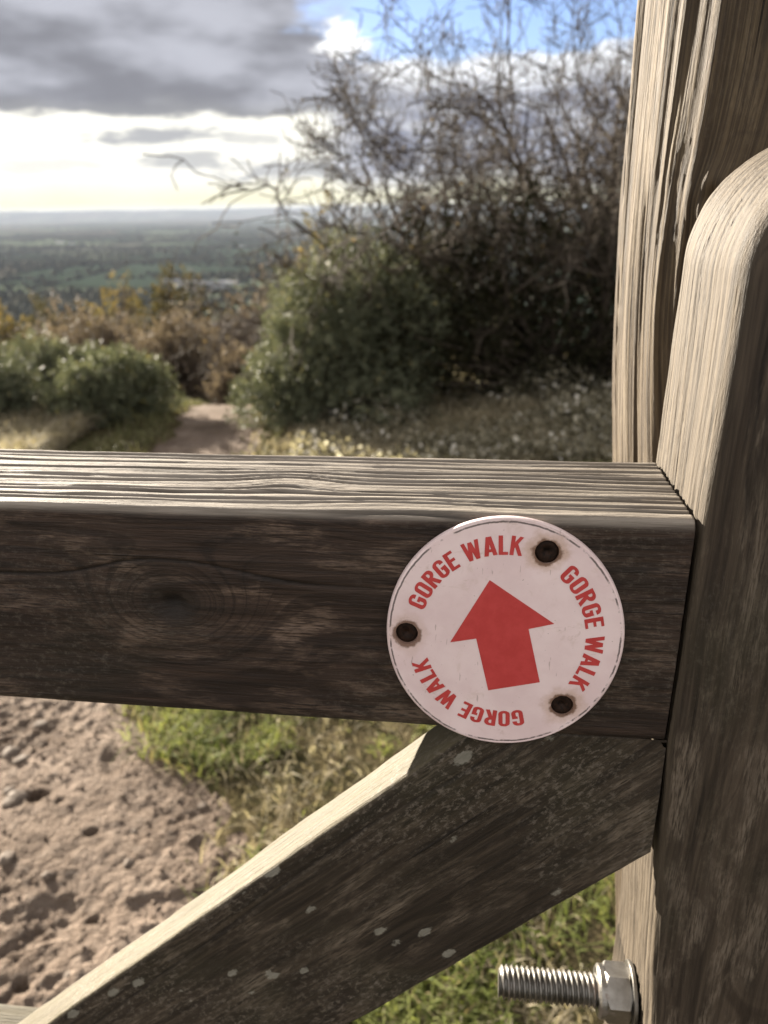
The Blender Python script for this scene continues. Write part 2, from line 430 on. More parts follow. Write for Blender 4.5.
# ------------------------------------------------------------------ vegetation
M_bark = mat_plain('hawthorn_bark', (.032, .025, .018), (.085, .068, .052), 30, .85)
M_bark2 = mat_plain('reddish_twig', (.045, .034, .028), (.10, .078, .064), 30, .85)
def seg_mesh(S):                                        # S: (n,8) p0 p1 r0 r1 -> open three-sided prisms
    S = np.asarray(S); p0, p1 = S[:, :3], S[:, 3:6]; ra, rb = S[:, 6:7], S[:, 7:8]
    d = p1-p0; d /= np.maximum(np.linalg.norm(d, axis=1, keepdims=True), 1e-9)
    a = np.where(np.abs(d[:, 2:3]) < .9, [[0, 0, 1.0]], [[1.0, 0, 0]])
    e1 = np.cross(d, a); e1 /= np.linalg.norm(e1, axis=1, keepdims=True); e2 = np.cross(d, e1)
    V = []
    for p, r_, off in ((p0, ra, -.0), (p1, rb, .0)):
        for k in range(4):
            t = k*math.pi/2; V.append(p + r_*(math.cos(t)*e1+math.sin(t)*e2))
    V = np.stack(V, 1).reshape(-1, 3)
    b = np.array([(0, 1, 5, 4), (1, 2, 6, 5), (2, 3, 7, 6), (3, 0, 4, 7)])
    F = (b[None]+np.arange(len(S))[:, None, None]*8).reshape(-1, 4)
    return V, F
def grow(R, S, tips, p, d, L, r, lev, P):
    n = P['seg'][lev]; q = p.copy(); dd = d/np.linalg.norm(d)
    for i in range(n):
        dd = dd + R.normal(0, P['jit'][lev], 3) + np.array([0, 0, P['up'][lev]]); dd /= np.linalg.norm(dd)
        q2 = q + dd*L/n
        ra = r*(1-.75*i/n); rb = r*(1-.75*(i+1)/n)
        S.append((*q, *q2, max(ra, P['rmin']), max(rb, P['rmin']))); tips.append((*q2, lev))
        if lev+1 < len(P['seg']) and i >= P['bare'][lev]:
            for _ in range(R.poisson(P['kids'][lev])):
                ax = R.normal(0, 1, 3); ax -= ax.dot(dd)*dd; ax /= np.linalg.norm(ax)
                an = R.uniform(*P['ang']); nd = dd*math.cos(an)+ax*math.sin(an)
                grow(R, S, tips, q2, nd, L*R.uniform(*P['len']), rb*.7, lev+1, P)
        q = q2
HAW = dict(seg=[8, 6, 5, 3], jit=[.15, .2, .26, .3], up=[.03, .03, .01, .0], bare=[2, 1, 0, 0], kids=[1.35, 1.35, 1.0], ang=(.4, 1.05), len=(.30, .56), rmin=.0030)
def leaves_mesh(C, size, asp, R, outward=None, flat=.0):
    n = len(C); d = R.normal(0, 1, (n, 3))
    if outward is not None: d = d*.55 + outward
    d /= np.linalg.norm(d, axis=1, keepdims=True)
    s = np.cross(d, R.normal(0, 1, (n, 3))); s /= np.maximum(np.linalg.norm(s, axis=1, keepdims=True), 1e-6)
    L = (size*R.uniform(.6, 1.3, n))[:, None]
    w = L*asp*.5
    V = np.stack([C, C+d*L*.45+s*w, C+d*L, C+d*L*.45-s*w], 1).reshape(-1, 3)
    F = np.arange(n*4).reshape(-1, 4)
    var = np.repeat(R.random(n), 4)
    return V, F, var
def bare_tree(name, x, y, stems, height, label, cat, seed, mat, P=HAW, lean=(0, 0), spread=.35, r=.02, nleaf=0, leafmat=None, group=None, leafsize=.03, spreadbase=.12):
    R = np.random.default_rng(seed); e = empty(name, (x, y, float(h(x, y))-.03), 0, label, cat, group)
    S = []; tips = []
    for k in range(stems):
        a = 2*math.pi*k/stems+R.uniform(-.4, .4)
        d = np.array([math.cos(a)*spread+lean[0], math.sin(a)*spread+lean[1], 1.0])
        p = np.array([math.cos(a)*spreadbase, math.sin(a)*spreadbase, 0])
        grow(R, S, tips, p, d, height*R.uniform(.8, 1.1), r*R.uniform(.8, 1.2), 0, P)
    V, F = seg_mesh(S); link_mesh('branches', V, F, mat, e)
    if nleaf:
        T = np.array(tips); T = T[T[:, 3] >= 2][:, :3]; C = T[R.integers(0, len(T), nleaf)]+R.normal(0, .02, (nleaf, 3))
        V, F, var = leaves_mesh(C, leafsize, .55, R); link_mesh('leaves', V, F, leafmat, e, attrs={'var': var})
    return e, len(S)
def shrub(name, x, y, lobes, label, cat, seed, leafmat, barkmat, nclump, per, lsize, asp, csize, group=None, shell=.45, twigs=True, base=None, stemr=.03):
    """lobes: (dx,dy,dz,rx,ry,rz) relative to the base"""
    R = np.random.default_rng(seed); z0 = float(h(x, y)) if base is None else base
    e = empty(name, (x, y, z0-.03), 0, label, cat, group)
    vol = np.array([l[3]*l[4]*l[5] for l in lobes])**.7; pick = R.choice(len(lobes), nclump, p=vol/vol.sum())
    L = np.array(lobes)[pick]
    d = R.normal(0, 1, (nclump, 3)); d /= np.linalg.norm(d, axis=1, keepdims=True)
    rr = R.random(nclump)**shell
    bump = 1+.36*vn(d[:, 0]*2.2+pick, d[:, 1]*2.2, d[:, 2]*2.2, seed)+.20*vn(d[:, 0]*5, d[:, 1]*5+pick, d[:, 2]*5, seed+3)
    C = L[:, :3]+d*L[:, 3:6]*(rr*bump)[:, None]
    keep = C[:, 2] > .02; C = C[keep]; d = d[keep]
    shoot = d + np.array([0, 0, .55]) + R.normal(0, .35, d.shape); shoot /= np.linalg.norm(shoot, axis=1, keepdims=True)
    m = per; t = R.random((len(C), m))
    cc = C[:, None, :]+shoot[:, None, :]*(t*csize*1.6)[..., None]+R.normal(0, csize*.28, (len(C), m, 3))*(1.15-t)[..., None]
    outw = np.repeat(shoot, m, 0)
    V, F, var = leaves_mesh(cc.reshape(-1, 3), lsize, asp, R, outward=outw*.6)
    cv = np.repeat(np.repeat(R.random(len(C)), m), 4)
    var = np.clip(.45*var+.55*cv, 0, 1)
    var = np.where(R.random(len(var)//4).repeat(4) > .985, .99, np.minimum(var, .92))
    link_mesh('foliage', V, F, leafmat, e, attrs={'var': var})
    if twigs:
        S = []
        nb = min(len(C), 260)
        for c in C[R.permutation(len(C))[:nb]]:
            p = np.array([R.normal(0, .08), R.normal(0, .08), 0.0]); mid = p*.4+c*.6*np.array([.7, .7, 1.0])+R.normal(0, .04, 3)
            S.append((*p, *mid, stemr*.5, stemr*.3)); S.append((*mid, *c, stemr*.3, stemr*.1))
            tip = c+R.normal(0, csize*1.2, 3)+np.array([0, 0, csize]); S.append((*c, *tip, stemr*.1, stemr*.06))
        V, F = seg_mesh(S); link_mesh('branches', V, F, barkmat, e)
    return e

M_gorse = mat_leaf('gorse_green', (.048, .058, .034), (.185, .195, .125), (.34, .29, .10), trans=.26, rough=.5)
M_grey = mat_leaf('grey_green_gorse', (.044, .052, .032), (.175, .185, .122), (.34, .30, .14), trans=.22, rough=.5)
M_autumn = mat_leaf('autumn_leaf', (.070, .064, .028), (.17, .125, .052), (.30, .22, .06), trans=.4)
M_oak = mat_leaf('oak_leaf', (.030, .032, .016), (.11, .086, .040), (.22, .15, .05), trans=.3)
M_mauve = mat_leaf('dead_bramble_leaf', (.075, .060, .047), (.19, .15, .118), (.3, .26, .22), trans=.3)
M_thick = mat_leaf('bramble_leaf', (.010, .011, .006), (.030, .028, .015), (.09, .08, .045), trans=.2, rough=.7, spec=.05)
M_dry = mat_leaf('dry_grass', (.12, .102, .066), (.38, .33, .23), (.42, .38, .28), trans=.35)
M_turf = mat_leaf('turf_blade', (.070, .095, .024), (.215, .235, .078), (.26, .22, .11), trans=.4)

M_bankturf = mat_leaf('bank_turf_blade', (.055, .060, .024), (.155, .150, .075), (.30, .27, .18), trans=.25)
haw_lab = {}
bare_tree('hawthorn_shrub', .30, 5.8, 8, 1.6, 'tangled bare hawthorn reaching furthest left over the green gorse bush', 'hawthorn', 11, M_bark, lean=(-.20, .12), spread=.34, r=.026, nleaf=900, leafmat=M_oak, group='bare hawthorns beside the path', leafsize=.02)
bare_tree('hawthorn_shrub', 1.0, 6.1, 8, 1.62, 'bare hawthorn with dense upright twigs, in the middle of the thicket', 'hawthorn', 12, M_bark, lean=(-.02, 0), spread=.42, r=.026, nleaf=900, leafmat=M_oak, group='bare hawthorns beside the path', leafsize=.02)
bare_tree('hawthorn_shrub', 1.72, 5.9, 8, 1.45, 'bare hawthorn half hidden behind the old gate post', 'hawthorn', 13, M_bark, lean=(-.05, 0), spread=.4, r=.026, nleaf=900, leafmat=M_oak, group='bare hawthorns beside the path', leafsize=.02)
TALL = dict(HAW); TALL['kids'] = [1.6, 1.4, 1.3]
bare_tree('hawthorn_tree', 2.65, 8.2, 4, 3.0, 'taller dark bare tree whose twigs spread left above the thicket beside the post top', 'tree', 14, M_bark, P=TALL, lean=(-.14, 0), spread=.28, r=.05)

shrub('bramble_thicket', 1.22, 5.75, [(-1.0, .0, .5, .42, .4, .62), (-.75, .15, .85, .42, .4, .42), (-.3, 0, .55, .7, .5, .75), (.6, 0, .5, .8, .5, .75), (1.3, 0, .5, .6, .5, .7), (.1, .2, .95, 1.1, .4, .5), (.3, -.2, .2, 1.3, .35, .3), (-1.02, -.74, .34, .34, .26, .42), (-.95, -.60, .68, .32, .25, .38), (-.6, -.45, .35, .4, .3, .4)],
      'dark bramble thicket filling the foot of the bare hawthorns', 'brambles', 21, M_thick, M_bark, 3000, 14, .035, .6, .10, shell=.6)
shrub('gorse_bush', -.26, 4.95, [(-.1, 0, .40, .42, .36, .45), (.06, .1, .80, .24, .28, .32), (-.36, .05, .24, .22, .28, .27), (.30, .2, .45, .30, .3, .45), (.02, 0, .15, .55, .38, .22), (-.14, -.1, .62, .26, .3, .28), (-.27, .1, .44, .20, .2, .26), (.24, .3, .72, .22, .2, .3), (-.44, -.2, .1, .2, .2, .16)],
      'large grey-green gorse bush right of the path under the hawthorn twigs', 'gorse bush', 22, M_grey, M_bark, 2900, 30, .034, .24, .075, shell=.36, stemr=.012)
# left of the path
def at(px, d):                                          # ground point seen in image column px at distance d
    return (px-384)/FPX*d*1.02, d
def bush(name, px, d, top, wpx, lab, cat, seed, lm, bm, ncl, per, ls, asp, cs, group=None, squash=1.0, **kw):
    x, y = at(px, d); z0 = float(h(x, y)); ang = PITCH - math.atan((512-top)/FPX)
    ztop = 1.25 - math.tan(ang)*d; H = max(ztop-z0, .4); W = wpx/FPX*d*.5
    lobes = [(0, 0, H*.5, W*.75, W*.7*squash, H*.5), (-W*.45, 0, H*.4, W*.5, W*.5, H*.4), (W*.45, .1*W, H*.42, W*.5, W*.5, H*.42), (W*.1, -.1*W, H*.72, W*.4, W*.4, H*.28), (-W*.3, -.2*W, H*.25, W*.55, W*.5, H*.28), (W*.3, -.2*W, H*.2, W*.55, W*.4, H*.22)]
    return shrub(name, x, y, lobes, lab, cat, seed, lm, bm, ncl, per, ls, asp, cs, group, **kw)
GB = 'gorse bushes left of the path'
bush('gorse_bush', 124, 5.3, 347, 104, 'round green gorse bush nearest the left edge of the path', 'gorse bush', 31, M_gorse, M_bark, 900, 26, .034, .24, .07, GB, stemr=.012)
bush('gorse_bush', 44, 5.8, 336, 140, 'wider green gorse bush behind and left of the round one', 'gorse bush', 32, M_grey, M_bark, 1000, 26, .036, .24, .075, GB, stemr=.012)
bush('gorse_bush', -40, 5.6, 340, 110, 'green gorse bush cut by the left side of the view', 'gorse bush', 33, M_gorse, M_bark, 600, 22, .034, .2, .085, GB)
bush('gorse_bush', 92, 5.0, 374, 74, 'low gorse bush at the foot of the round one, nearest the rail', 'gorse bush', 36, M_gorse, M_bark, 620, 26, .032, .24, .065, GB, stemr=.012)
bush('gorse_bush', 8, 5.0, 384, 84, 'low pale gorse bush on the grassy bank at the left edge', 'gorse bush', 37, M_grey, M_bark, 560, 26, .032, .24, .065, GB, stemr=.012)
bush('russet_bush', 96, 9.6, 304, 120, 'grey-brown rounded bush standing above the left gorse bushes', 'bush', 38, M_mauve, M_bark2, 900, 24, .038, .5, .11)
bush('dead_bramble_bush', 246, 7.6, 345, 60, 'small pinkish brown bramble bush at the bend of the path', 'bramble bush', 34, M_mauve, M_bark2, 420, 18, .035, .5, .09)
BARE = dict(seg=[5, 5, 4, 3], jit=[.12, .2, .25, .3], up=[.04, .02, .01, 0], bare=[1, 0, 0, 0], kids=[1.8, 1.6, 1.0], ang=(.35, .95), len=(.45, .75), rmin=.0045)
def baretop(px, d, top, lab, seed, **kw):
    x, y = at(px, d); z0 = float(h(x, y)); ang = PITCH - math.atan((512-top)/FPX); H = 1.25-math.tan(ang)*d-z0
    return bare_tree('bare_shrub', x, y, 9, H*.50, lab, 'shrub', seed, M_bark2, P=BARE, spread=.6, r=.02, nleaf=3000, leafmat=M_mauve, leafsize=.05, **kw)
BS = 'leafless shrubs on the slope below'
baretop(170, 10.5, 298, 'grey-brown leafless shrub with fine twigs behind the round gorse bush', 41, group=BS)
baretop(110, 11.5, 290, 'leafless shrub rising above the wide gorse bush', 42, group=BS)
baretop(275, 11.0, 270, 'mauve-brown leafless shrub against the plain, just left of the big gorse bush', 43, group=BS)
baretop(238, 13.0, 292, 'lower leafless shrub in the dip above the path bend', 44, group=BS)
baretop(30, 12.5, 305, 'leafless shrub above the left gorse bushes', 45, group=BS)
bush('russet_bush', 184, 8.8, 312, 100, 'broad russet bush filling the middle of the left slope', 'bush', 51, M_mauve, M_bark2, 900, 24, .035, .5, .10)
bush('oak_tree', 186, 17, 276, 95, 'dark oak with yellowing leaves, topmost of the left slope', 'tree', 52, M_oak, M_bark, 620, 24, .085, .55, .22, stemr=.1)
bush('oak_tree', 128, 20, 284, 80, 'paler yellow-brown tree left of the dark oak', 'tree', 53, M_autumn, M_bark, 500, 22, .085, .55, .24, stemr=.1)
bush('oak_tree', 14, 19, 304, 110, 'yellowish tree top at the far left of the slope', 'tree', 54, M_autumn, M_bark, 560, 22, .085, .55, .24, stemr=.1)
bush('oak_tree', 62, 24, 300, 90, 'brown leafy tree between the two yellowish trees', 'tree', 55, M_oak, M_bark, 500, 22, .09, .55, .26, stemr=.1)
bush('oak_tree', 262, 20, 290, 90, 'dull brown tree behind the mauve leafless shrub', 'tree', 56, M_mauve, M_bark2, 560, 22, .08, .5, .24, stemr=.1)
bush('field_maple', 332, 6.4, 220, 64, 'small tree with golden leaves rising behind the gorse bush top', 'tree', 57, M_autumn, M_bark, 260, 18, .04, .55, .12)

# ------------------------------------------------------------------ grass
def blades(N, x, y, L, w, droop, R, zoff=0.0):
    z = h(x, y)-.006+zoff; n = len(x)
    a = R.uniform(0, 2*math.pi, n); dx, dy = np.cos(a), np.sin(a); dr = droop*R.uniform(.3, 1.4, n)
    b = R.uniform(0, 2*math.pi, n); wx, wy = np.cos(b)*w, np.sin(b)*w
    p0 = np.stack([x, y, z], -1); W = np.stack([wx, wy, 0*wx], -1)
    m1 = p0+np.stack([dx*L*dr*.25, dy*L*dr*.25, L*.5], -1); m2 = p0+np.stack([dx*L*dr*.65, dy*L*dr*.65, L*(.85-.2*dr)], -1); t = p0+np.stack([dx*L*dr*1.1, dy*L*dr*1.1, L*(1.0-.5*dr)], -1)
    V = np.stack([p0-W, p0+W, m1-W*.9, m1+W*.9, m2-W*.6, m2+W*.6, t-W*.08, t+W*.08], 1).reshape(-1, 3)
    bq = np.array([(0, 1, 3, 2), (2, 3, 5, 4), (4, 5, 7, 6)]); F = (bq[None]+np.arange(n)[:, None, None]*8).reshape(-1, 4)
    return V, F
def grass(name, N, xr, yr, L, w, droop, mat, seed, label, dens=None, patch=1.0, varf=None):
    R = np.random.default_rng(seed); x = R.uniform(*xr, N); y = R.uniform(*yr, N)
    keep = path_mask(x, y) < R.uniform(.1, .95, N)**1.3
    pn = fbm(x*3.2, y*3.2, 0, seed+5, 3); keep &= pn > -patch + R.normal(0, .15, N)
    if dens is not None: keep &= R.random(N) < dens(x, y)
    x, y, pn = x[keep], y[keep], pn[keep]
    LL = L*R.uniform(.45, 1.25, len(x))*(1+.35*pn)
    V, F = blades(len(x), x, y, LL, w*R.uniform(.6, 1.2, len(x)), droop, R)
    var = np.clip(R.random(len(x))*.7+.2+.35*vn(x*5, y*5, 0, seed+9), 0, .92); var = np.where(R.random(len(x)) > .93, .99, var)
    o = link_mesh(name, V, F, mat, attrs={'var': np.repeat(var, 8)})
    tag(o, label, 'grass', kind='stuff'); return o
grass('grass', 130000, (-.95, 1.3), (.75, 3.6), .058, .0019, 1.15, M_turf, 61, 'green turf along the near right edge of the muddy path', patch=.42, dens=lambda x, y: 1-.6*sst(x, -.1, .3))
grass('dry_grass', 80000, (-.8, 1.3), (.75, 3.6), .05, .0016, 1.1, M_dry, 62, 'straw coloured grass in the turf behind the gate', patch=.35, dens=lambda x, y: np.clip(.25+sst(x, -.1, .4), 0, 1))
grass('tall_dry_grass', 42000, (-.8, 3.4), (3.4, 6.6), .085, .003, 1.0, M_dry, 63, 'dry grass verge below the thicket', patch=.7)
grass('bank_grass', 52000, (-4.2, -1.9), (3.0, 5.6), .17, .0035, .8, M_dry, 64, 'seeding grass on the bank left of the path', patch=.9)
grass('bank_turf', 24000, (-4.2, -.6), (3.0, 8.5), .06, .004, .8, M_bankturf, 65, 'green grass along both sides of the path beyond the gate', patch=.5)
# low bramble and ivy leaves over the verge
def verge_leaves():
    R = np.random.default_rng(71); N = 34000
    x = R.uniform(-.5, 3.4, N); y = R.uniform(3.7, 5.7, N); pn = fbm(x*2.2, y*2.2, 0, 77, 3)
    k = (pn > -.1+R.normal(0, .2, N)) & (path_mask(x, y) < .1); x, y, pn = x[k], y[k], pn[k]
    z = h(x, y)+R.random(len(x))*(.08+.24*np.clip(pn, 0, 1)*sst(y, 4.0, 5.0))
    V, F, var = leaves_mesh(np.stack([x, y, z], -1), .032, .75, R)
    o = link_mesh('verge_leaves', V, F, mat_leaf('verge_leaf', (.07, .064, .042), (.32, .29, .21), (.62, .59, .52), trans=.3, rough=.6, spec=.15, p3=.9), attrs={'var': var})
    tag(o, 'low leafy bramble runners over the dry verge', 'brambles', kind='stuff')
verge_leaves()

# stones and clods on the path
def stones():
    R = np.random.default_rng(81); mt = mat_plain('path_stone', (.085, .064, .048), (.15, .12, .095), 60, .8, .002)
    import bmesh
    spots = []
    for k in range(26):
        y = R.uniform(.75, 2.3); xl, xr = path_edges(y); x = R.uniform(max(xl, -.62*y-.1), xr-.03); spots.append((x, y, R.uniform(.006, .02)))
    for x, y, s in spots:
        bm = bmesh.new(); bmesh.ops.create_icosphere(bm, subdivisions=2, radius=s)
        sd = int(R.integers(0, 999))
        for v in bm.verts:
            n = 1+.35*float(vn(v.co.x/s*1.1, v.co.y/s*1.1, v.co.z/s*1.1, sd)); v.co = Vector((v.co.x*n*1.25, v.co.y*n, v.co.z*n*.65))
        me = bpy.data.meshes.new('stone'); bm.to_mesh(me); bm.free(); me.materials.append(mt)
        o = bpy.data.objects.new('stone', me); COL.objects.link(o); o.location = (x, y, float(soil_z(np.array([x]), np.array([y]))[0][0])+s*.1); o.rotation_euler = (0, 0, R.uniform(0, 6))
        tag(o, 'small brown stone sunk in the trodden soil of the path', 'stone', 'stones in the muddy path')
stones()

def crumbs():
    R_ = np.random.default_rng(91); N = 26000
    y = .75+2.2*R_.random(N)**1.3; xl, xr = path_edges(y); x = xl+(xr-xl+.06)*R_.random(N)
    k = (fbm(x*5, y*5, 0, 92, 3) > -.3+R_.normal(0, .3, N)) & (x > -.62*y-.15); x, y = x[k], y[k]; n = len(x)
    base = np.array([(1, 0, 0), (0, 1, 0), (-1, 0, 0), (0, -1, 0), (.5, .5, .8), (-.5, .5, .8), (-.5, -.5, .8), (.5, -.5, .8)], float)
    q = np.array([(0, 1, 5, 4), (1, 2, 6, 5), (2, 3, 7, 6), (3, 0, 4, 7), (4, 5, 6, 7)])
    s_ = .0010+.0055*R_.random(n)**4
    V = base[None]*s_[:, None, None]*R_.uniform(.5, 1.4, (n, 8, 3))
    a = R_.uniform(0, 6.28, n); c, s2 = np.cos(a)[:, None], np.sin(a)[:, None]
    X1 = V[..., 0]*c-V[..., 1]*s2+x[:, None]; Y1 = V[..., 0]*s2+V[..., 1]*c+y[:, None]
    V = np.stack([X1, Y1, V[..., 2]+(soil_z(x, y)[0]-.001)[:, None]], -1).reshape(-1, 3)
    F = (q[None]+np.arange(n)[:, None, None]*8).reshape(-1, 4)
    o = link_mesh('soil_crumbs', V, F, mat_plain('soil_crumb', (.085, .06, .043), (.21, .165, .13), 40, .95)); tag(o, 'loose crumbs of dry earth strewn over the trodden path', 'soil crumbs', kind='stuff')
crumbs()

# ------------------------------------------------------------------ timber
def mat_wood(name, dark, mid, pale, groove_dark, tone_green=.0, lichen=.0, speck=0.0, seed=0.0, rough=.72, top=None, top_on=1.0):
    m, g, out = new_mat(name)
    gc = g.attr('gc', 'Vector'); ring = g.attr('ring'); gr = g.attr('groove'); lit_b = g.attr('lit_bleach')
    s, a, b = g.sep(gc)
    st = g.xyz(s*16+seed, a*430, b*430)                 # long fibres
    fib = g.noise(st, 1.0, 5, .65)
    fine = g.noise(g.xyz(s*110+seed, a*1300, b*1300), 1.0, 3, .65)
    blot = g.noise(g.xyz(s*20+seed, a*62, b*62), 1.0, 6, .68, .3)
    c = g.mix(g.ss(fib, .3, .7), dark, mid)
    c = g.mix(g.ss(blot, .48, .64)*g.ss(fine, .38, .56)*.85, c, pale)
    # late wood lines follow the rings
    rl = g.noise(g.xyz(ring*.75+seed, s*3, 0.0), 1.0, 4, .65)
    c = g.mix(g.ss(rl, .54, .44)*.75, c, g.mix(1.0, c, (.42, .38, .35), 'MULTIPLY'))
    if tone_green: c = g.mix(g.ss(g.noise(g.xyz(s*10+seed, a*14, b*14), 1.0, 4, .6), .46, .66)*tone_green, c, (.026, .024, .012))
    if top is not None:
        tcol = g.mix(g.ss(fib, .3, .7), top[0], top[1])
        c = g.mix(lit_b*top_on, c, tcol)  # sun-facing edges painted paler: sunlight put into the colour on top of bleaching
    if lichen:
        v = g.noise(g.xyz(s*260+seed, a*420, b*420), 1.0, 6, .8); big = g.noise(g.xyz(s*9+seed, a*16, b*16), 1.0, 3, .5)
        c = g.mix(g.ss(v, .50, .62)*g.ss(big, .42, .60)*lichen, c, (.14, .118, .094))
    if speck:
        vv = g.voronoi(g.xyz(s*62+seed, a*115, b*115), 1.0, 'F1'); vc = g.voronoi(g.xyz(s*62+seed, a*115, b*115), 1.0, 'F1', 'Color')
        r_, _, _ = g.sep(vc)
        sp = (1.0-lit_b)*g.ss(vv+(g.noise(gc, 420, 4, .7)-.5)*.36+(1.0-r_)*1.2, .40, .31)*speck*.8
        c = g.mix(sp, c, g.mix(fine, (.14, .13, .10), (.34, .33, .28)))
    # weathering checks
    ck = g.noise(g.xyz(s*5+seed*3, a*260, b*260), 1.0, 2, .5)
    chk = g.ss(ck, .30, .24)*g.ss(g.noise(g.xyz(s*7+seed, a*30, b*30), 1.0, 2, .5), .42, .6)
    c = g.mix(chk*.8, c, groove_dark)
    c = g.mix(gr, c, groove_dark)
    hgt = fib*.5 + fine*.35 - chk*1.2 + rl*.4
    nrm = g.bump(hgt, .8, .0014)
    principled(g, out, c, g.mix(fib, (rough-.12,)*3, (rough+.14,)*3), nrm, spec=.35)
    return m

def round_rect(K):
    """profile parameters: list of (corner/side weights). K = points on (front, top, back, bottom)"""
    pr = []
    nc = 7
    sides = [('front', K[0]), ('top', K[1]), ('back', K[2]), ('bottom', K[3])]
    for i, (nm, k) in enumerate(sides):
        for t in np.linspace(0, 1, k+2)[1:-1]: pr.append((i, t, 0))
        for t in np.linspace(0, 1, nc): pr.append((i, 1.0, t*math.pi/2+1e-9))
    return np.array(pr)
def timber(name, parent, mat, s, K, dims, frame, ringf, dispf, flip=None, lit_bleachf=None, caps=True):
    """s stations; dims(s)->(a_lo,a_hi,b_lo,b_hi,r) arrays; frame=(origin, S, A, B) maps (s,a,b) to the parent's space.
    order round the section: front (b_lo, a up), top (a_hi, b up), back (b_hi, a down), bottom (a_lo, b down)"""
    pr = round_rect(K); ns, npf = len(s), len(pr)
    alo, ahi, blo, bhi, r = [np.broadcast_to(np.asarray(v, float), s.shape)[:, None] for v in dims(s)]
    i = pr[:, 0].astype(int)[None]; t = pr[:, 1][None]; ph = pr[:, 2][None]; corner = ph > 0
    A0, A1, B0, B1 = alo+r, ahi-r, blo+r, bhi-r
    one = np.ones((ns, npf))
    a = np.zeros((ns, npf)); b = np.zeros((ns, npf)); na = np.zeros((ns, npf)); nb = np.zeros((ns, npf))
    for k in range(4):
        mside = (i == k) & ~corner; mcor = (i == k) & corner
        if k == 0: pa, pb, n_a, n_b = A0+(A1-A0)*t, blo*one, 0*one, -1*one
        if k == 1: pa, pb, n_a, n_b = ahi*one, B0+(B1-B0)*t, 1*one, 0*one
        if k == 2: pa, pb, n_a, n_b = A1+(A0-A1)*t, bhi*one, 0*one, 1*one
        if k == 3: pa, pb, n_a, n_b = alo*one, B1+(B0-B1)*t, -1*one, 0*one
        mm = mside*one > 0; a = np.where(mm, pa, a); b = np.where(mm, pb, b); na = np.where(mm, n_a, na); nb = np.where(mm, n_b, nb)
        ca, cb, th0 = [(A1, B0, math.pi), (A1, B1, math.pi/2), (A0, B1, 0), (A0, B0, -math.pi/2)][k]
        th = th0-ph                                     # angle measured with nb=cos, na=sin
        n_b, n_a = np.cos(th)*one, np.sin(th)*one
        mm = mcor*one > 0; a = np.where(mm, ca+r*n_a, a); b = np.where(mm, cb+r*n_b, b); na = np.where(mm, n_a, na); nb = np.where(mm, n_b, nb)
    S2 = s[:, None]*one
    ring = ringf(S2, a, b)
    disp, groove, lit_b = dispf(S2, a, b, na, nb, ring)
    slope = np.zeros_like(a)
    P = np.stack([S2, a+na*disp, b+nb*disp], -1)
    O, Sx, Ax, Bx = [np.array(v, float) for v in frame]
    V = (O+P[..., :1]*Sx+P[..., 1:2]*Ax+P[..., 2:3]*Bx).reshape(-1, 3)
    ii, jj = np.meshgrid(np.arange(ns-1), np.arange(npf), indexing='ij'); j2 = (jj+1) % npf
    F = np.stack([ii*npf+jj, ii*npf+j2, (ii+1)*npf+j2, (ii+1)*npf+jj], -1).reshape(-1, 4)
    Fl = F
    # caps as triangle fans closed into quads: add a centre vertex
    cen = []
    extra = []
    nV = len(V)
    for e, row in ((0, 0), (1, ns-1)):
        c = V[row*npf:(row+1)*npf].mean(0); cen.append(c)
        js = np.arange(0, npf-1, 2)
        for j in js:
            q = (row*npf+j, row*npf+(j+1) % npf, row*npf+(j+2) % npf, nV+e)
            extra.append(q if e == 1 else q[::-1])
    V = np.vstack([V, cen]); Fl = np.vstack([F, np.array(extra)])
    if np.dot(np.cross(Ax, Bx), Sx) > 0: Fl = Fl[:, ::-1]
    def ext(v, fill=0.0): return np.concatenate([v.reshape(-1), [v.reshape(-1).mean()]*2])
    gcv = np.stack([ext(S2), ext(a), ext(b)], -1)
    return link_mesh(name, V, Fl, mat, parent, smooth=True, attrs={'gc': gcv, 'ring': ext(ring*1000), 'groove': ext(groove), 'lit_bleach': ext(lit_b)})

TH = rad(7.0)
P0 = np.array([0.0453121, 0.25558599, 1.09959183])
gate = empty('wooden_gate', (P0[0], P0[1], 0.0), -TH, 'weathered wooden gate carrying the round red and white sign', 'gate')
ZR = P0[2]
def gframe(o, S, A, B): return (np.array(o, float), S, A, B)
def dense(a, b, step, lo, hi, coarse):
    return np.unique(np.round(np.concatenate([np.arange(lo, a, coarse), np.arange(a, b, step), np.arange(b, hi, coarse), [hi]]), 6))

FACE_D, FACE_M, FACE_P = (.015, .0088, .0058), (.046, .028, .019), (.150, .106, .078)
GRV = (.010, .0075, .006)
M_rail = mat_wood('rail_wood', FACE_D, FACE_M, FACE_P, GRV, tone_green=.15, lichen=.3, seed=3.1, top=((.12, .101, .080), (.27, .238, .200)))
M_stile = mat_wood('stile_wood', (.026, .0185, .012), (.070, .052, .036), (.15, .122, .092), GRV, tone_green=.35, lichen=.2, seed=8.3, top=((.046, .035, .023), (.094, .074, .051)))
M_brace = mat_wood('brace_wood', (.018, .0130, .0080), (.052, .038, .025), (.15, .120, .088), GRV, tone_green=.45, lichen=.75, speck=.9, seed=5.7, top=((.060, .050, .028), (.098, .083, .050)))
M_low = mat_wood('lower_rail_wood', FACE_D, FACE_M, FACE_P, GRV, tone_green=.5, lichen=.5, seed=1.7, top=((.060, .050, .028), (.098, .083, .050)))

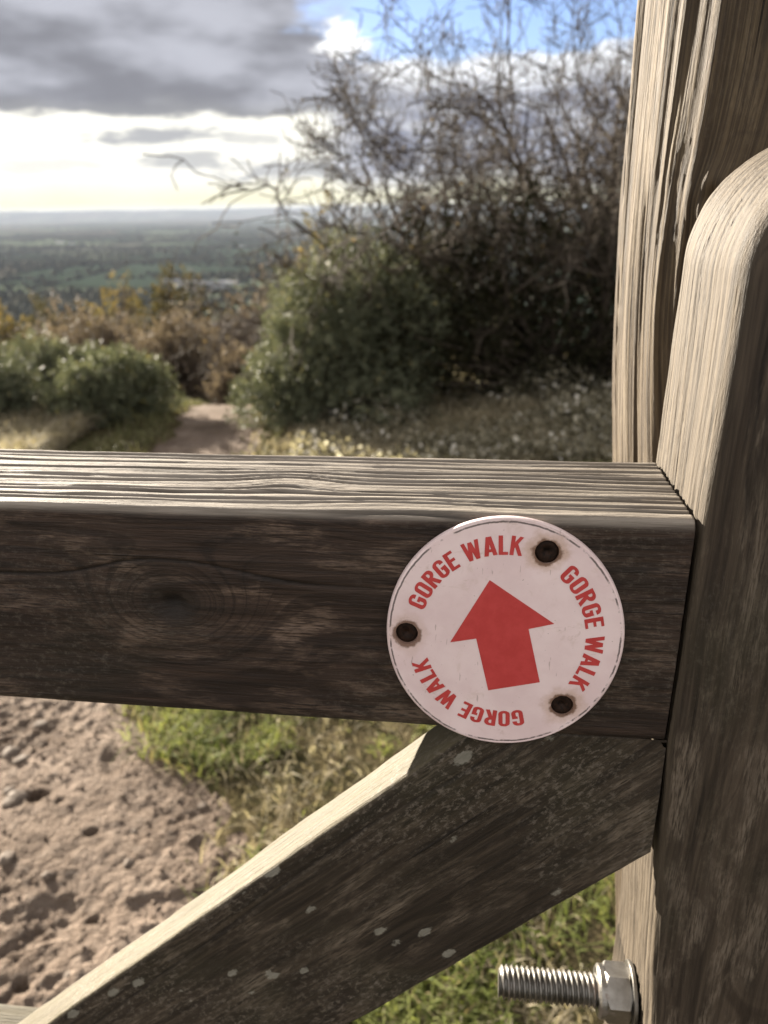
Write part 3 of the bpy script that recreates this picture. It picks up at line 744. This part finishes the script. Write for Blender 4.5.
def groovef(r, s, spacing, seed, width=.16, waver=.35):
    q = r/spacing + waver*vn(r/spacing*.8, s*3, 0, seed)
    k = np.floor(q); f = q-k
    jit = _hash(k, k*0, k*0, seed+4)*.12; dep = .55+.45*_hash(k, k*0+3, k*0, seed+5)
    along = .45+.55*sst(vn(s*11, k*3.7, 0, seed+6)+.3, -.4, .2)
    return np.exp(-((f-.5-jit)/width)**2)*dep*along
# top rail: a = height about the sign centre, b = depth behind the front face
def ring_rail(s, a, b):
    a0, b0 = -.03, .22
    r = np.hypot(a-a0, b-b0)
    r = r + .0013*vn(s*5, a*12, b*12, 101) + .0003*vn(s*25, a*60, b*60, 102)
    # knots: grain flows round them
    k1 = np.exp(-(((s+.131)/.028)**2+((a-.004)/.019)**2))*np.exp(-(b/.02)**2)
    k2 = np.exp(-(((s+.088)/.020)**2+((b-.034)/.012)**2))*sst(a, .03, .045)
    return r + .017*k1 + .007*k2 + .0035*np.exp(-((s+.04)/.035)**2)*np.exp(-((b-.0)/.02)**2)*sst(a, .02, .045)
def disp_rail(s, a, b, na, nb, ring):
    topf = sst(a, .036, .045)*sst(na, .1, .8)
    g1 = groovef(ring, s, .0042, 201, .24, .18); g2 = groovef(ring, s, .0023, 211, .22)
    ga = (g1*1.0+g2*.35)*topf
    face = (groovef(ring, s, .0016, 221, .15)*.5)*(1-topf)
    d = -.0021*g1*topf - .0006*g2*topf - .00025*face + .0006*fbm(s*12, a*50, b*50, 231, 3) + .0002*vn(s*60, a*400, b*400, 232)
    d = d - .004*np.exp(-(((s+.131)/.006)**2+((a-.004)/.005)**2))*(1-topf)*sst(-nb, .5, 1)
    # soft dip in the arris
    d = d - .0018*sst(vn(s*11, 3, 0, 240), -.1, .7)*sst(a, .034, .046)*sst(-b, -.012, .0)
    # split along the front face
    line = .016+.008*np.exp(-((s+.131)/.034)**2)-.003*sst(s, -.08, .02)+.0008*vn(s*40, 0, 0, 241)
    ck = np.exp(-((a-line)/.00055)**2)*sst(-nb, .5, 1)*sst(vn(s*8, 9, 0, 242), -.5, .1)
    kn = np.exp(-(((s+.131)/.010)**2+((a-.004)/.008)**2))*sst(-nb, .5, 1)
    gr = np.clip(ga*.85+face*.35+ck*.9+kn*.85, 0, .92)
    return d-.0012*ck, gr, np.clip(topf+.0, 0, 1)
def dims_rail(s):
    return (np.interp(s, [-.3, -.2, .066], [-.0458, -.0458, -.0490]), .0466, .0, .071, .0052+.0012*vn(s*9, 0, 0, 250))
s_rail = dense(-.30, .0642, .0009, -1.14, .0642, .03)
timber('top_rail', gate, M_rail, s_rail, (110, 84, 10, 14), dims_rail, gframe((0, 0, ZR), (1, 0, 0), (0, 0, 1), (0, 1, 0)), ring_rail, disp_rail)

# meeting stile with rounded head: s = height, a = across to the left (a_hi is the left edge), b = depth
UC = .1120                                              # centre of the stile across
def half_stile(v):
    R = .0465; c = .127
    return np.where(v < c, R, np.sqrt(np.maximum(R*R-(v-c)**2, 1e-8)))
def ring_stile(s, a, b):
    r = np.hypot(a+.012, b-.20)
    # in the rounded head the section of the log is cut across, edge lines run on to the head
    return r + .0014*vn(s*8, a*14, b*14, 301) + .0005*vn(s*30, a*60, b*60, 302)
def disp_stile(s, a, b, na, nb, ring):
    edge = sst(na, .25, .85)
    g1 = groovef(b*1.0+.0012*vn(s*9, 0, 0, 303), s, .0052, 311, .2); g2 = groovef(ring, s, .0019, 312, .2)
    hole = sst(vn(s*110, b*520, 0, 314), .74, .86)*edge
    d = -.0012*g1*edge-.0004*g2*edge-.0002*hole+.0007*fbm(s*10, a*40, b*40, 321, 3)+.00018*vn(s*40, a*500, b*500, 322)
    ft = (1-edge)*sst(-nb, .3, .9)
    ln = .030+.004*vn(s*14, 1, 0, 331)+.0012*vn(s*60, 2, 0, 333)
    ck = np.exp(-((a-ln)/.0006)**2)*ft*sst(vn(s*9, 5, 0, 332), -.2, .3)*sst(s, -.2, -.0)
    return d-.001*ck, np.clip(g1*edge*.8+g2*edge*.45+.25*hole+.8*ck+groovef(ring, s, .0017, 315, .14)*.25*ft, 0, .9), edge
def dims_stile(s):
    hw = half_stile(s)
    rr = np.minimum(.0035+.006*sst(s, .02, .13), hw*.6)
    tap = np.interp(s, [-1.0, -.23, -.208, -.167, -.108, -.046], [.0125, .0118, .0108, .0074, .0035, 0])
    return (-hw, hw-tap, -.0015, np.interp(s, [-.22, 0], [.087, .0785]), rr)
phi = np.radians(np.concatenate([np.linspace(0, 80, 110), np.linspace(80, 89.3, 24)[1:]]))
s_st = np.concatenate([np.arange(-1.02, -.24, .03), np.arange(-.24, .1265, .0009), .127+.0465*np.sin(phi)])
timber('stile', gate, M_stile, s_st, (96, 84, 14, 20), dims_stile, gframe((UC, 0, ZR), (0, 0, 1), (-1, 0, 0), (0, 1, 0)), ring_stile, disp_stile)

# brace: a runs square to its length, its upper edge is a_hi
ANG = rad(43.2)
DIRB = np.array([math.cos(ANG), 0, math.sin(ANG)]); NB = np.array([-math.sin(ANG), 0, math.cos(ANG)])
def ring_brace(s, a, b):
    return np.hypot(a+.03, b-.17)+.0018*vn(s*7, a*12, b*12, 401)+.0006*vn(s*25, a*60, b*60, 402)
def disp_brace(s, a, b, na, nb, ring):
    edge = sst(na, .25, .9)
    g1 = groovef(ring, s, .009, 411, .06); ft = sst(-nb, .3, .9)
    d = -.0004*g1*edge+.0007*fbm(s*10, a*40, b*40, 421, 3)+.0003*fbm(s*60, a*90, b*90, 422, 2)
    ln = .035+.004*vn(s*10, 1, 0, 431)
    ck = np.exp(-((a-ln)/.0006)**2)*ft*sst(vn(s*9, 5, 0, 432), -.3, .2)
    return d-.0008*ck, np.clip(g1*edge*.3+ck*.7+groovef(ring, s, .0019, 415, .14)*.2*ft, 0, .9), edge
WB = .0484
pt = np.array([.0665, 0, -.108]); bc0 = pt + NB*WB      # lower edge meets the stile at pt
# keep the mesh's end cut square to the stile/rail by a mitred trim
def brace_mesh():
    o = timber('brace', gate, M_brace, dense(-.36, .10, .0011, -1.28, .10, .03), (96, 26, 8, 10),
               lambda s: (-WB, WB, .002, .0235, .0022), gframe((bc0[0], 0, ZR+bc0[2]), DIRB, NB, (0, 1, 0)), ring_brace, disp_brace)
    import bmesh
    bm = bmesh.new(); bm.from_mesh(o.data)
    for co, no in (((.0658, 0, 0), (1, 0, 0)), ((0, 0, ZR-.0482), (0, 0, 1)), ((0, 0, .14), (0, 0, -1)), ((-1.10, 0, 0), (-1, 0, 0))):
        geom = bm.verts[:]+bm.edges[:]+bm.faces[:]
        bmesh.ops.bisect_plane(bm, geom=geom, plane_co=co, plane_no=no, clear_outer=True)
    ed = [e for e in bm.edges if len(e.link_faces) == 1]
    bmesh.ops.holes_fill(bm, edges=ed, sides=0)
    bm.to_mesh(o.data); bm.free()
brace_mesh()
# lower rails and the far stile
def disp_low(s, a, b, na, nb, ring):
    edge = sst(na, .25, .9)
    return .0008*fbm(s*10, a*40, b*40, 521, 3), np.clip(groovef(ring, s, .006, 511, .12)*edge*.4, 0, .9), edge
for zc, hh in ((-.350, .034), (-.540, .034), (-.730, .034), (-.925, .045)):
    timber('rail', gate, M_low, np.concatenate([np.arange(-1.14, -.4, .02), np.arange(-.4, .066, .005), [.066]]), (24, 22, 6, 8), lambda s: (-hh, hh, .0245, .0505, .003),
           gframe((0, 0, ZR+zc), (1, 0, 0), (0, 0, 1), (0, 1, 0)), ring_brace, disp_low)
timber('stile', gate, M_low, np.arange(-1.02, .14, .01), (20, 16, 8, 8), lambda s: (-.045, .045, .0, .070, .004),
       gframe((-1.186, 0, ZR), (0, 0, 1), (-1, 0, 0), (0, 1, 0)), ring_brace, disp_low)

# ------------------------------------------------------------------ gate post
POST = empty('gate_post', (P0[0], P0[1], 0.0), -TH, 'thick old split and sunlit timber post behind the round-topped stile', 'gate post')
def post_sil(v):                                        # left silhouette across, metres, by height
    return sum(_sil(v+o) for o in (-.06, -.04, -.02, 0, .02, .04, .06))/7
def _sil(v):
    return .0045+np.interp(v, [-1.3, -.394, -.15, .027, .105, .152, .195, .234, .5], [.170, .1000, .0750, .0570, .0500, .0500, .0500, .0500, .052])
def build_post():
    v = np.concatenate([np.arange(-1.2, -.42, .02), np.arange(-.42, .30, .0012), np.arange(.30, .42, .01)])
    n = 720; th = np.linspace(0, 2*math.pi, n, endpoint=False)
    # finer towards the camera side (th=pi faces left, th=-pi/2 faces the camera)
    th = th - .55*np.sin(th-1.25*math.pi)*1.0
    Vv, T = np.meshgrid(v, th, indexing='ij')
    cx = post_sil(Vv)+.083; cy = .150
    c, s_ = np.cos(T), np.sin(T)
    p = 2.7; rr = .083/(np.abs(c)**p+np.abs(s_)**p)**(1/p)
    arc = T*.085
    # flow of fibres bends round the knot
    kx, kv = 4.02*.085, .152                            # knot position (arc, height)
    aa = arc-kx; bend = .013*np.exp(-((Vv-kv+.045)/.055)**2)*np.exp(-((aa-.01)/.028)**2)
    f = arc+bend+.004*vn(Vv*7, arc*20, 0, 601)
    ridge = 1-np.abs(vn(f*95, Vv*2.2, 0, 602)); ridge2 = 1-np.abs(vn(f*240, Vv*5, 0, 603))
    deep = sst(ridge, .92, 1.0)*sst(vn(f*28, Vv*3, 0, 605), -.15, .5)
    splits = np.exp(-(((f-.262+.004*vn(Vv*6, 0, 0, 606))/.0016)**2))*sst(Vv, .09, .16)+.3*np.exp(-(((f-.305)/.0012)**2))*sst(-vn(Vv*9, 3, 0, 607), -.1, .4)
    flut = fbm(f*75, Vv*2.2, 0, 608, 4, .6)
    d = -.0015+.0013*flut + .0006*ridge2 + .0008*vn(f*330, Vv*9, 1, 604) - .0032*deep - .006*splits
    kd = np.hypot(aa*1.0, (Vv-kv)*.9)
    chunk = sst(-kd, -.05, -.012)+sst(aa, .0, .035)*sst(Vv, .07, .11)*sst(-Vv, -.21, -.15)
    chunk = np.clip(chunk, 0, 1)
    vor = np.abs(vn(f*120, Vv*60, 0, 611))
    d = d + chunk*.0004*fbm(arc*160, Vv*40, 0, 610, 4, .6) + .006*np.exp(-(kd/.009)**2)-.006*np.exp(-(kd/.004)**2)
    ledge = sst(vn(f*34, Vv*3, 2, 612), .0, .05); d = d + .0008*ledge
    R = rr+d
    gd = vn(f*34, Vv*3, 2, 612)
    gr = np.clip(deep*.8+splits*.75+.35*sst(ridge2, .9, 1)+chunk*.25*sst(-vor, -.12, 0)+.5*np.exp(-(gd/.018)**2)*sst(vn(Vv*20, arc*30, 0, 613), 0, .3), 0, .92)
    X_ = cx+R*c; Y_ = cy+R*s_*.86
    V = np.stack([X_, Y_, Vv+ZR], -1).reshape(-1, 3); nr, na = T.shape
    i, j = np.meshgrid(np.arange(nr-1), np.arange(na), indexing='ij'); j2 = (j+1) % na
    F = np.stack([i*na+j, i*na+j2, (i+1)*na+j2, (i+1)*na+j], -1).reshape(-1, 4)
    top = V[(nr-1)*na:].mean(0)+np.array([0, 0, .004]); V = np.vstack([V, top])
    F = np.vstack([F, [((nr-1)*na+j, (nr-1)*na+(j+1) % na, (nr-1)*na+(j+2) % na, len(V)-1) for j in range(0, na, 2)]])
    e = lambda q: np.append(q.ravel(), 0)
    m = mat_wood('post_wood', (.046, .032, .018), (.098, .072, .041), (.130, .100, .062), (.010, .007, .005), tone_green=.0, lichen=.12, seed=2.2, rough=.75)
    link_mesh('shaft', V, F, m, POST, smooth=True, attrs={'gc': np.stack([e(Vv), e(f), e(f*0)], -1), 'ring': e(f*1000), 'groove': e(gr), 'lit_bleach': e(f*0)})
build_post()

# ------------------------------------------------------------------ bolt
def mat_metal():
    m, g, out = new_mat('zinc_steel'); tc = g.node('ShaderNodeTexCoord'); P = tc.outputs['Object']
    n = g.noise(P, 260, 4, .6); n2 = g.noise(P, 60, 4, .6)
    c = g.mix(g.ss(n2, .3, .7), (.15, .14, .125), (.28, .27, .25)); rust = g.ss(n2+(n-.5)*.4, .62, .72)
    c = g.mix(rust*.6, c, (.14, .09, .06))
    principled(g, out, c, g.m('ADD', n*.25, .28), g.bump(n, .4, .0003), g.m('SUBTRACT', .95, rust*.6), spec=.5); return m
M_metal = mat_metal()
def build_bolt():
    BD = .030
    vv = ZR-.2284                                       # height of the axis
    e = empty('threaded_bolt', (P0[0], P0[1], 0.0), -TH, 'galvanised threaded bolt with hex nut sticking out of the stile below the brace', 'bolt')
    def lath(name, xs, R, nseg, parent, phase=None):
        xs = np.asarray(xs); a = np.linspace(0, 2*math.pi, nseg, endpoint=False); Xs, A = np.meshgrid(xs, a, indexing='ij')
        r = R(Xs, A); V = np.stack([Xs, BD+r*np.cos(A), vv+r*np.sin(A)], -1).reshape(-1, 3)
        na = nseg; i, j = np.meshgrid(np.arange(len(xs)-1), np.arange(na), indexing='ij'); j2 = (j+1) % na
        F = [tuple(q) for q in np.stack([i*na+j, i*na+j2, (i+1)*na+j2, (i+1)*na+j], -1).reshape(-1, 4)]
        F += [tuple(range(na))[::-1], tuple((len(xs)-1)*na+k for k in range(na))]
        return link_mesh(name, V, F, M_metal, parent, smooth=False)
    u_l = .0068; u_n = .0569; K = .75                      # tip of the bolt, near face of the nut
    pit = .0027
    def rthread(x, a):
        f = (x-u_l)/pit - a/(2*math.pi); f = f-np.floor(f); tri = 1-np.abs(f*2-1)
        return (.0068+.0014*np.clip(tri*1.5-.2, 0, 1))*np.minimum(1, .86+(x-u_l)/.0025*.14)
    o = lath('shank', np.arange(u_l, u_n+.045, .00035), rthread, 40, e)
    def rhex(x, a, R=.0141):
        k = (a+.35) % (math.pi/3)-math.pi/6; r = R*math.cos(math.pi/6)/np.cos(k)
        ch = np.minimum((x-(u_n+.0048*K))/(.0022*K), ((u_n+.0215*K)-x)/(.0022*K)); lim = .0124+.0019*np.clip(ch, 0, 1)
        return np.minimum(r, lim)
    nx = np.concatenate([[u_n+.0048*K], np.linspace(u_n+.0052*K, u_n+.0074*K, 6), [u_n+.019*K], np.linspace(u_n+.0195*K, u_n+.0215*K, 5)])
    nut = lath('nut', nx, rhex, 72, e)
    lath('collar', [u_n, u_n+.0006*K, u_n+.0016*K, u_n+.0048*K], lambda x, a: .0112+.0014*np.clip((x-u_n)/(.0016*K), 0, 1), 48, nut)
    lath('washer', [u_n+.0216*K, u_n+.0220*K, u_n+.0240*K, u_n+.0244*K], lambda x, a: np.where((x > u_n+.0218*K) & (x < u_n+.0242*K), .0155, .0151), 56, e)
build_bolt()

# ------------------------------------------------------------------ round sign
def build_sign():
    RX, RZ = .0443, .0487
    cu, cv = -.0007, -.0009
    T = .0022; y0 = -.0008-.0012
    e = empty('waymark_sign', (P0[0], P0[1], ZR), -TH, 'round white plastic waymark disc with red arrow and lettering screwed to the top rail', 'sign')
    screws = [(math.cos(rad(a))*r, math.sin(rad(a))*r) for a, r in ((66.6, .797), (180.1, .824), (-48.1, .802))]
    HR = .098
    pts = []; edges = []
    def loop(cx, cy, r, n):
        k = len(pts)
        for i in range(n): pts.append(Vector((cx+r*math.cos(2*math.pi*i/n), cy+r*math.sin(2*math.pi*i/n))))
        edges.extend((k+i, k+(i+1) % n) for i in range(n))
    loop(0, 0, .978, 160)
    for c in screws: loop(*c, HR, 40)
    for i in range(-20, 21):
        for j in range(-20, 21):
            x, y = i*.047, j*.047
            if math.hypot(x, y) < .94 and all(math.hypot(x-c[0], y-c[1]) > HR+.02 for c in screws): pts.append(Vector((x, y)))
    vo, eo, fo, *_ = delaunay_2d_cdt(pts, edges, [], 0, 1e-6)
    V2 = np.array([(v.x, v.y) for v in vo]); F = []
    for f in fo:
        c = V2[list(f)].mean(0)
        if math.hypot(*c) < .985 and all(math.hypot(c[0]-q[0], c[1]-q[1]) > HR*.97 for q in screws): F.append(tuple(f))
    def dome(x, y):
        r2 = x*x+y*y; dip = sum(.00035*np.exp(-(((x-q[0])**2+(y-q[1])**2)/.02)) for q in screws)
        return -.0004*(1-r2)+dip+.00025*vn(x*2.2, y*2.2, 0, 701)
    nv = len(V2)
    def place(x, y, z): return np.stack([cu+x*RX, y0-T+z+0*x, cv+y*RZ], -1)
    A = place(V2[:, 0], V2[:, 1], dome(V2[:, 0], V2[:, 1]))
    # rim roll, side and back
    verts = list(map(tuple, A)); faces = list(F)
    # the order of the plane must face the camera (-y): check below with normals
    n = 160; prev = None
    def key(x, y): return int(np.argmin((V2[:, 0]-x)**2+(V2[:, 1]-y)**2))
    ring0 = [key(.978*math.cos(2*math.pi*i/n), .978*math.sin(2*math.pi*i/n)) for i in range(n)]
    prev = ring0
    for rr, dz in ((.99, .0001), (.998, .0004), (1.0, .0009), (1.0, T), (.98, T+.0002)):
        ringk = []
        for i in range(n):
            a = 2*math.pi*i/n; x, y = rr*math.cos(a), rr*math.sin(a)
            ringk.append(len(verts)); verts.append((cu+x*RX, y0-T+dz, cv+y*RZ))
        for i in range(n): faces.append((prev[i], prev[(i+1) % n], ringk[(i+1) % n], ringk[i]))
        prev = ringk
    faces.append(tuple(prev))
    for q in screws:
        m = 40; lo = []
        r0_ = [key(q[0]+HR*math.cos(2*math.pi*i/m), q[1]+HR*math.sin(2*math.pi*i/m)) for i in range(m)]
        for i in range(m):
            a = 2*math.pi*i/m; x, y = q[0]+HR*.96*math.cos(a), q[1]+HR*.96*math.sin(a); lo.append(len(verts)); verts.append((cu+x*RX, y0-.0001, cv+y*RZ))
        for i in range(m): faces.append((r0_[i], lo[i], lo[(i+1) % m], r0_[(i+1) % m]))
    m, g, out = new_mat('sign_plastic')
    tc = g.node('ShaderNodeTexCoord'); P = X(g, tc.outputs['Object']); ox, oy, oz = g.sep(P)
    nx = (ox-cu)/RX; nz = (oz-cv)/RZ; rr = g.m('SQRT', nx*nx+nz*nz)
    n1 = g.noise(P, 45, 5, .6); n2 = g.noise(P, 240, 4, .65)
    c = g.mix(g.ss(n1, .35, .65), (.70, .555, .56), (.77, .635, .635))
    c = g.mix(g.ss(g.noise(P, 120, 5, .7, .6), .56, .70)*.32, c, (.55, .43, .37))
    c = g.mix(g.ss(g.noise(P, 700, 3, .6), .69, .74)*.6, c, (.25, .18, .15))
    c = g.mix(g.ss(g.noise(g.vscale(P, (1, 1, 2.2)), 60, 6, .75, 1.5), .60, .68)*.30, c, (.42, .30, .24))
    c = g.mix(g.ss(g.noise(g.vscale(P, (3.0, 1, .5)), 260, 2, .5), .70, .74)*.5, c, (.30, .22, .20))
    for k, q in enumerate(screws):
        dq = g.m('SQRT', (nx-q[0])*(nx-q[0])+(nz-q[1])*(nz-q[1])); wob = (n2-.5)*.16+(n1-.5)*.34
        c = g.mix(g.ss(dq+wob, .21, .10)*(.50, .20, .40)[k], c, (.40, .25, .13))
        c = g.mix(g.ss(dq+wob*.45, .125, .10)*.85, c, (.13, .065, .035))
    # worn line just inside the rim, broken
    ln = g.ss((rr-.968+(n2-.5)*.02).abs(), .010, .004)*g.ss(g.noise(P, 130, 5, .7), .40, .52)
    c = g.mix(ln*.85, c, (.06, .05, .045))
    c = g.mix(g.ss(rr+(n2-.5)*.03, .985, .992)*.35, c, (.36, .29, .26))
    principled(g, out, c, g.m('ADD', n1*.25, .38), g.bump(n1*.6+n2*.2, .25, .0006), spec=.35)
    body = link_mesh('disc', verts, faces, m, e, smooth=False)
    import bmesh
    bm = bmesh.new(); bm.from_mesh(body.data); bmesh.ops.recalc_face_normals(bm, faces=bm.faces[:]); bm.to_mesh(body.data); bm.free()
    # red print: very thin raised film following the disc's dome
    mr, g, out = new_mat('red_print'); tc = g.node('ShaderNodeTexCoord'); P = X(g, tc.outputs['Object'])
    n1 = g.noise(P, 150, 5, .7); n2 = g.noise(P, 900, 3, .6)
    c = g.mix(g.ss(n1, .35, .65), (.44, .048, .046), (.49, .060, .058)); c = g.mix(g.ss(n2, .74, .80)*.5, c, (.22, .03, .03))
    c = g.mix(g.ss(n1, .68, .78)*.35, c, (.62, .36, .33))
    principled(g, out, c, .5, None, spec=.3)
    def film(name, polys, lift=.00009):
        Vs = []; Fs = []
        for k, poly in enumerate(polys):
            b = len(Vs); P_ = np.array(poly)
            z = dome(P_[:, 0], P_[:, 1])-lift-.000012*k
            Q = place(P_[:, 0], P_[:, 1], z)
            Vs += list(map(tuple, Q)); Fs.append(tuple(range(b, b+len(poly))))
        o = link_mesh(name, Vs, Fs, mr, e); return o
    def tess(poly, nlev=4):                             # fan of small quads is not needed: split long edges only
        return poly
    # arrow from the photograph, as a fine triangulated film
    arrow = [(-.134, .497), (.414, .147), (.205, .094), (.328, -.380), (-.110, -.481), (-.229, -.011), (-.450, -.056)]
    ap = [Vector(p) for p in arrow]; ae = [(i, (i+1) % 7) for i in range(7)]; k0 = 7
    def inside(x, y):
        c_ = False; j = 6
        for i in range(7):
            xi, yi = arrow[i]; xj, yj = arrow[j]
            if (yi > y) != (yj > y) and x < (xj-xi)*(y-yi)/(yj-yi)+xi: c_ = not c_
            j = i
        return c_
    for i in range(-16, 17):
        for j in range(-16, 17):
            if inside(i*.04, j*.04): ap.append(Vector((i*.04+.001, j*.04+.0013)))
    vo, eo, fo, *_ = delaunay_2d_cdt(ap, ae, [], 1, 1e-6)
    V2 = np.array([(v.x, v.y) for v in vo])
    Q = place(V2[:, 0], V2[:, 1], dome(V2[:, 0], V2[:, 1])-.00012)
    link_mesh('arrow', Q, [tuple(f)for f in fo], mr, e)
    # lettering: condensed bold capitals drawn as mitred strokes in a unit high box
    def arcp(cx, cy, rx, ry, a0, a1, n=8): return [(cx+rx*math.cos(rad(a0+(a1-a0)*i/n)), cy+ry*math.sin(rad(a0+(a1-a0)*i/n))) for i in range(n+1)]
    w = .42; t = .155; q = t/2
    GL = {
        'O': (w, [arcp(w/2, 1-w/2, w/2-q, w/2-q, 0, 180)+arcp(w/2, w/2, w/2-q, w/2-q, 180, 360)+[(w-q, 1-w/2), (w-q, 1-w/2+.02)]]),
        'G': (w, [[(w-q, .70), (w-q, 1-w/2)]+arcp(w/2, 1-w/2, w/2-q, w/2-q, 0, 180)+arcp(w/2, w/2, w/2-q, w/2-q, 180, 360)+[(w-q, .50)], [(w*.5, .475), (w, .475)]]),
        'R': (w, [[(q, 0), (q, 1)], [(0, 1-q), (w*.5, 1-q)]+arcp(w*.52, .74, w*.48-q, .26-q, 85, -85)+[(w*.5, .48+q), (q, .48+q)], [(w*.48, .50), (w-q*.9, 0)]]),
        'E': (.36, [[(q, 0), (q, 1)], [(0, 1-q), (.36, 1-q)], [(0, .52), (.33, .52)], [(0, q), (.36, q)]]),
        'W': (.66, [[(.07, 1), (.20, 0)], [(.20, 0), (.33, .95)], [(.33, .95), (.46, 0)], [(.46, 0), (.59, 1)]]),
        'A': (.46, [[(.07, 0), (.21, 1)], [(.25, 1), (.39, 0)], [(.12, .27), (.34, .27)]]),
        'L': (.33, [[(q, 0), (q, 1)], [(0, q), (.33, q)]]),
        'K': (.44, [[(q, 0), (q, 1)], [(q, .38), (.37, 1)], [(.19, .60), (.38, 0)]]),
        ' ': (.14, [])}
    def ribbon(pl, t):
        P_ = np.array(pl, float); n = len(P_); L = []; R_ = []
        for i in range(n):
            a = P_[i]-P_[i-1] if i > 0 else P_[1]-P_[0]; b = P_[i+1]-P_[i] if i < n-1 else P_[-1]-P_[-2]
            a = a/np.linalg.norm(a); b = b/np.linalg.norm(b); na = np.array([-a[1], a[0]]); nb = np.array([-b[1], b[0]])
            m_ = na+nb; l = np.linalg.norm(m_)
            m_ = na if l < .2 else m_/l; k = min(1/max(m_@na, .45), 1.5)
            L.append(P_[i]+m_*t/2*k); R_.append(P_[i]-m_*t/2*k)
        return [(tuple(R_[i]), tuple(R_[i+1]), tuple(L[i+1]), tuple(L[i])) for i in range(n-1)]
    text = 'GORGE WALK'; gap = .085; H = .155
    total = sum(GL[c][0]+gap for c in text)-gap
    for cen, r_in, span in ((121.5, .706, rad(81)), (9.0, .680, rad(85)), (-118.0, .672, rad(88))):
        polys = []; pos = 0.0
        for c in text:
            wd, strokes = GL[c]; mid = pos+wd/2; ang = rad(cen)+span/2-span*mid/total
            sc = span*(r_in+H*.5)/total/1.0              # radial-plane units per glyph unit across
            for st in strokes:
                for quad in ribbon(st, t if c not in 'WK' else t*.92):
                    pq = []
                    for gx, gy in quad:
                        lx = (gx-wd/2)*sc; gy = min(max(gy, 0), 1); rr_ = r_in+gy*H
                        pq.append((rr_*math.cos(ang)+lx*math.sin(ang), rr_*math.sin(ang)-lx*math.cos(ang)))
                    polys.append(pq)
            pos += wd+gap
        lift = .00010
        Vs = []; Fs = []
        for k, poly in enumerate(polys):
            b = len(Vs); P_ = np.array(poly); z = dome(P_[:, 0], P_[:, 1])-lift-.000004*(k % 12)
            Vs += list(map(tuple, place(P_[:, 0], P_[:, 1], z))); Fs.append(tuple(range(b, b+len(poly))))
        link_mesh('lettering', Vs, Fs, mr, e)
    # recessed rusty screws
    ms, g, out = new_mat('rusty_screw'); tc = g.node('ShaderNodeTexCoord'); n1 = g.noise(tc.outputs['Object'], 600, 4, .7)
    principled(g, out, g.mix(g.ss(n1, .3, .7), (.006, .003, .002), (.03, .013, .007)), .7, g.bump(n1, .6, .0004), .3)
    for qx, qy in screws:
        n = 36; Vs = []; Fs = []
        prof = [(0.0, .0006), (.018, .0006), (.022, .0001), (.075, -.0001), (.098, .0004), (.100, .0012)]
        for rr_, dz in prof:
            for i in range(n):
                a = 2*math.pi*i/n; Vs.append((cu+(qx+rr_*math.cos(a))*RX, y0-.0011+dz, cv+(qy+rr_*math.sin(a))*RZ))
        for k in range(len(prof)-1):
            for i in range(n): Fs.append((k*n+i, k*n+(i+1) % n, (k+1)*n+(i+1) % n, (k+1)*n+i))
        link_mesh('screw', Vs, Fs, ms, e, smooth=True)
build_sign()
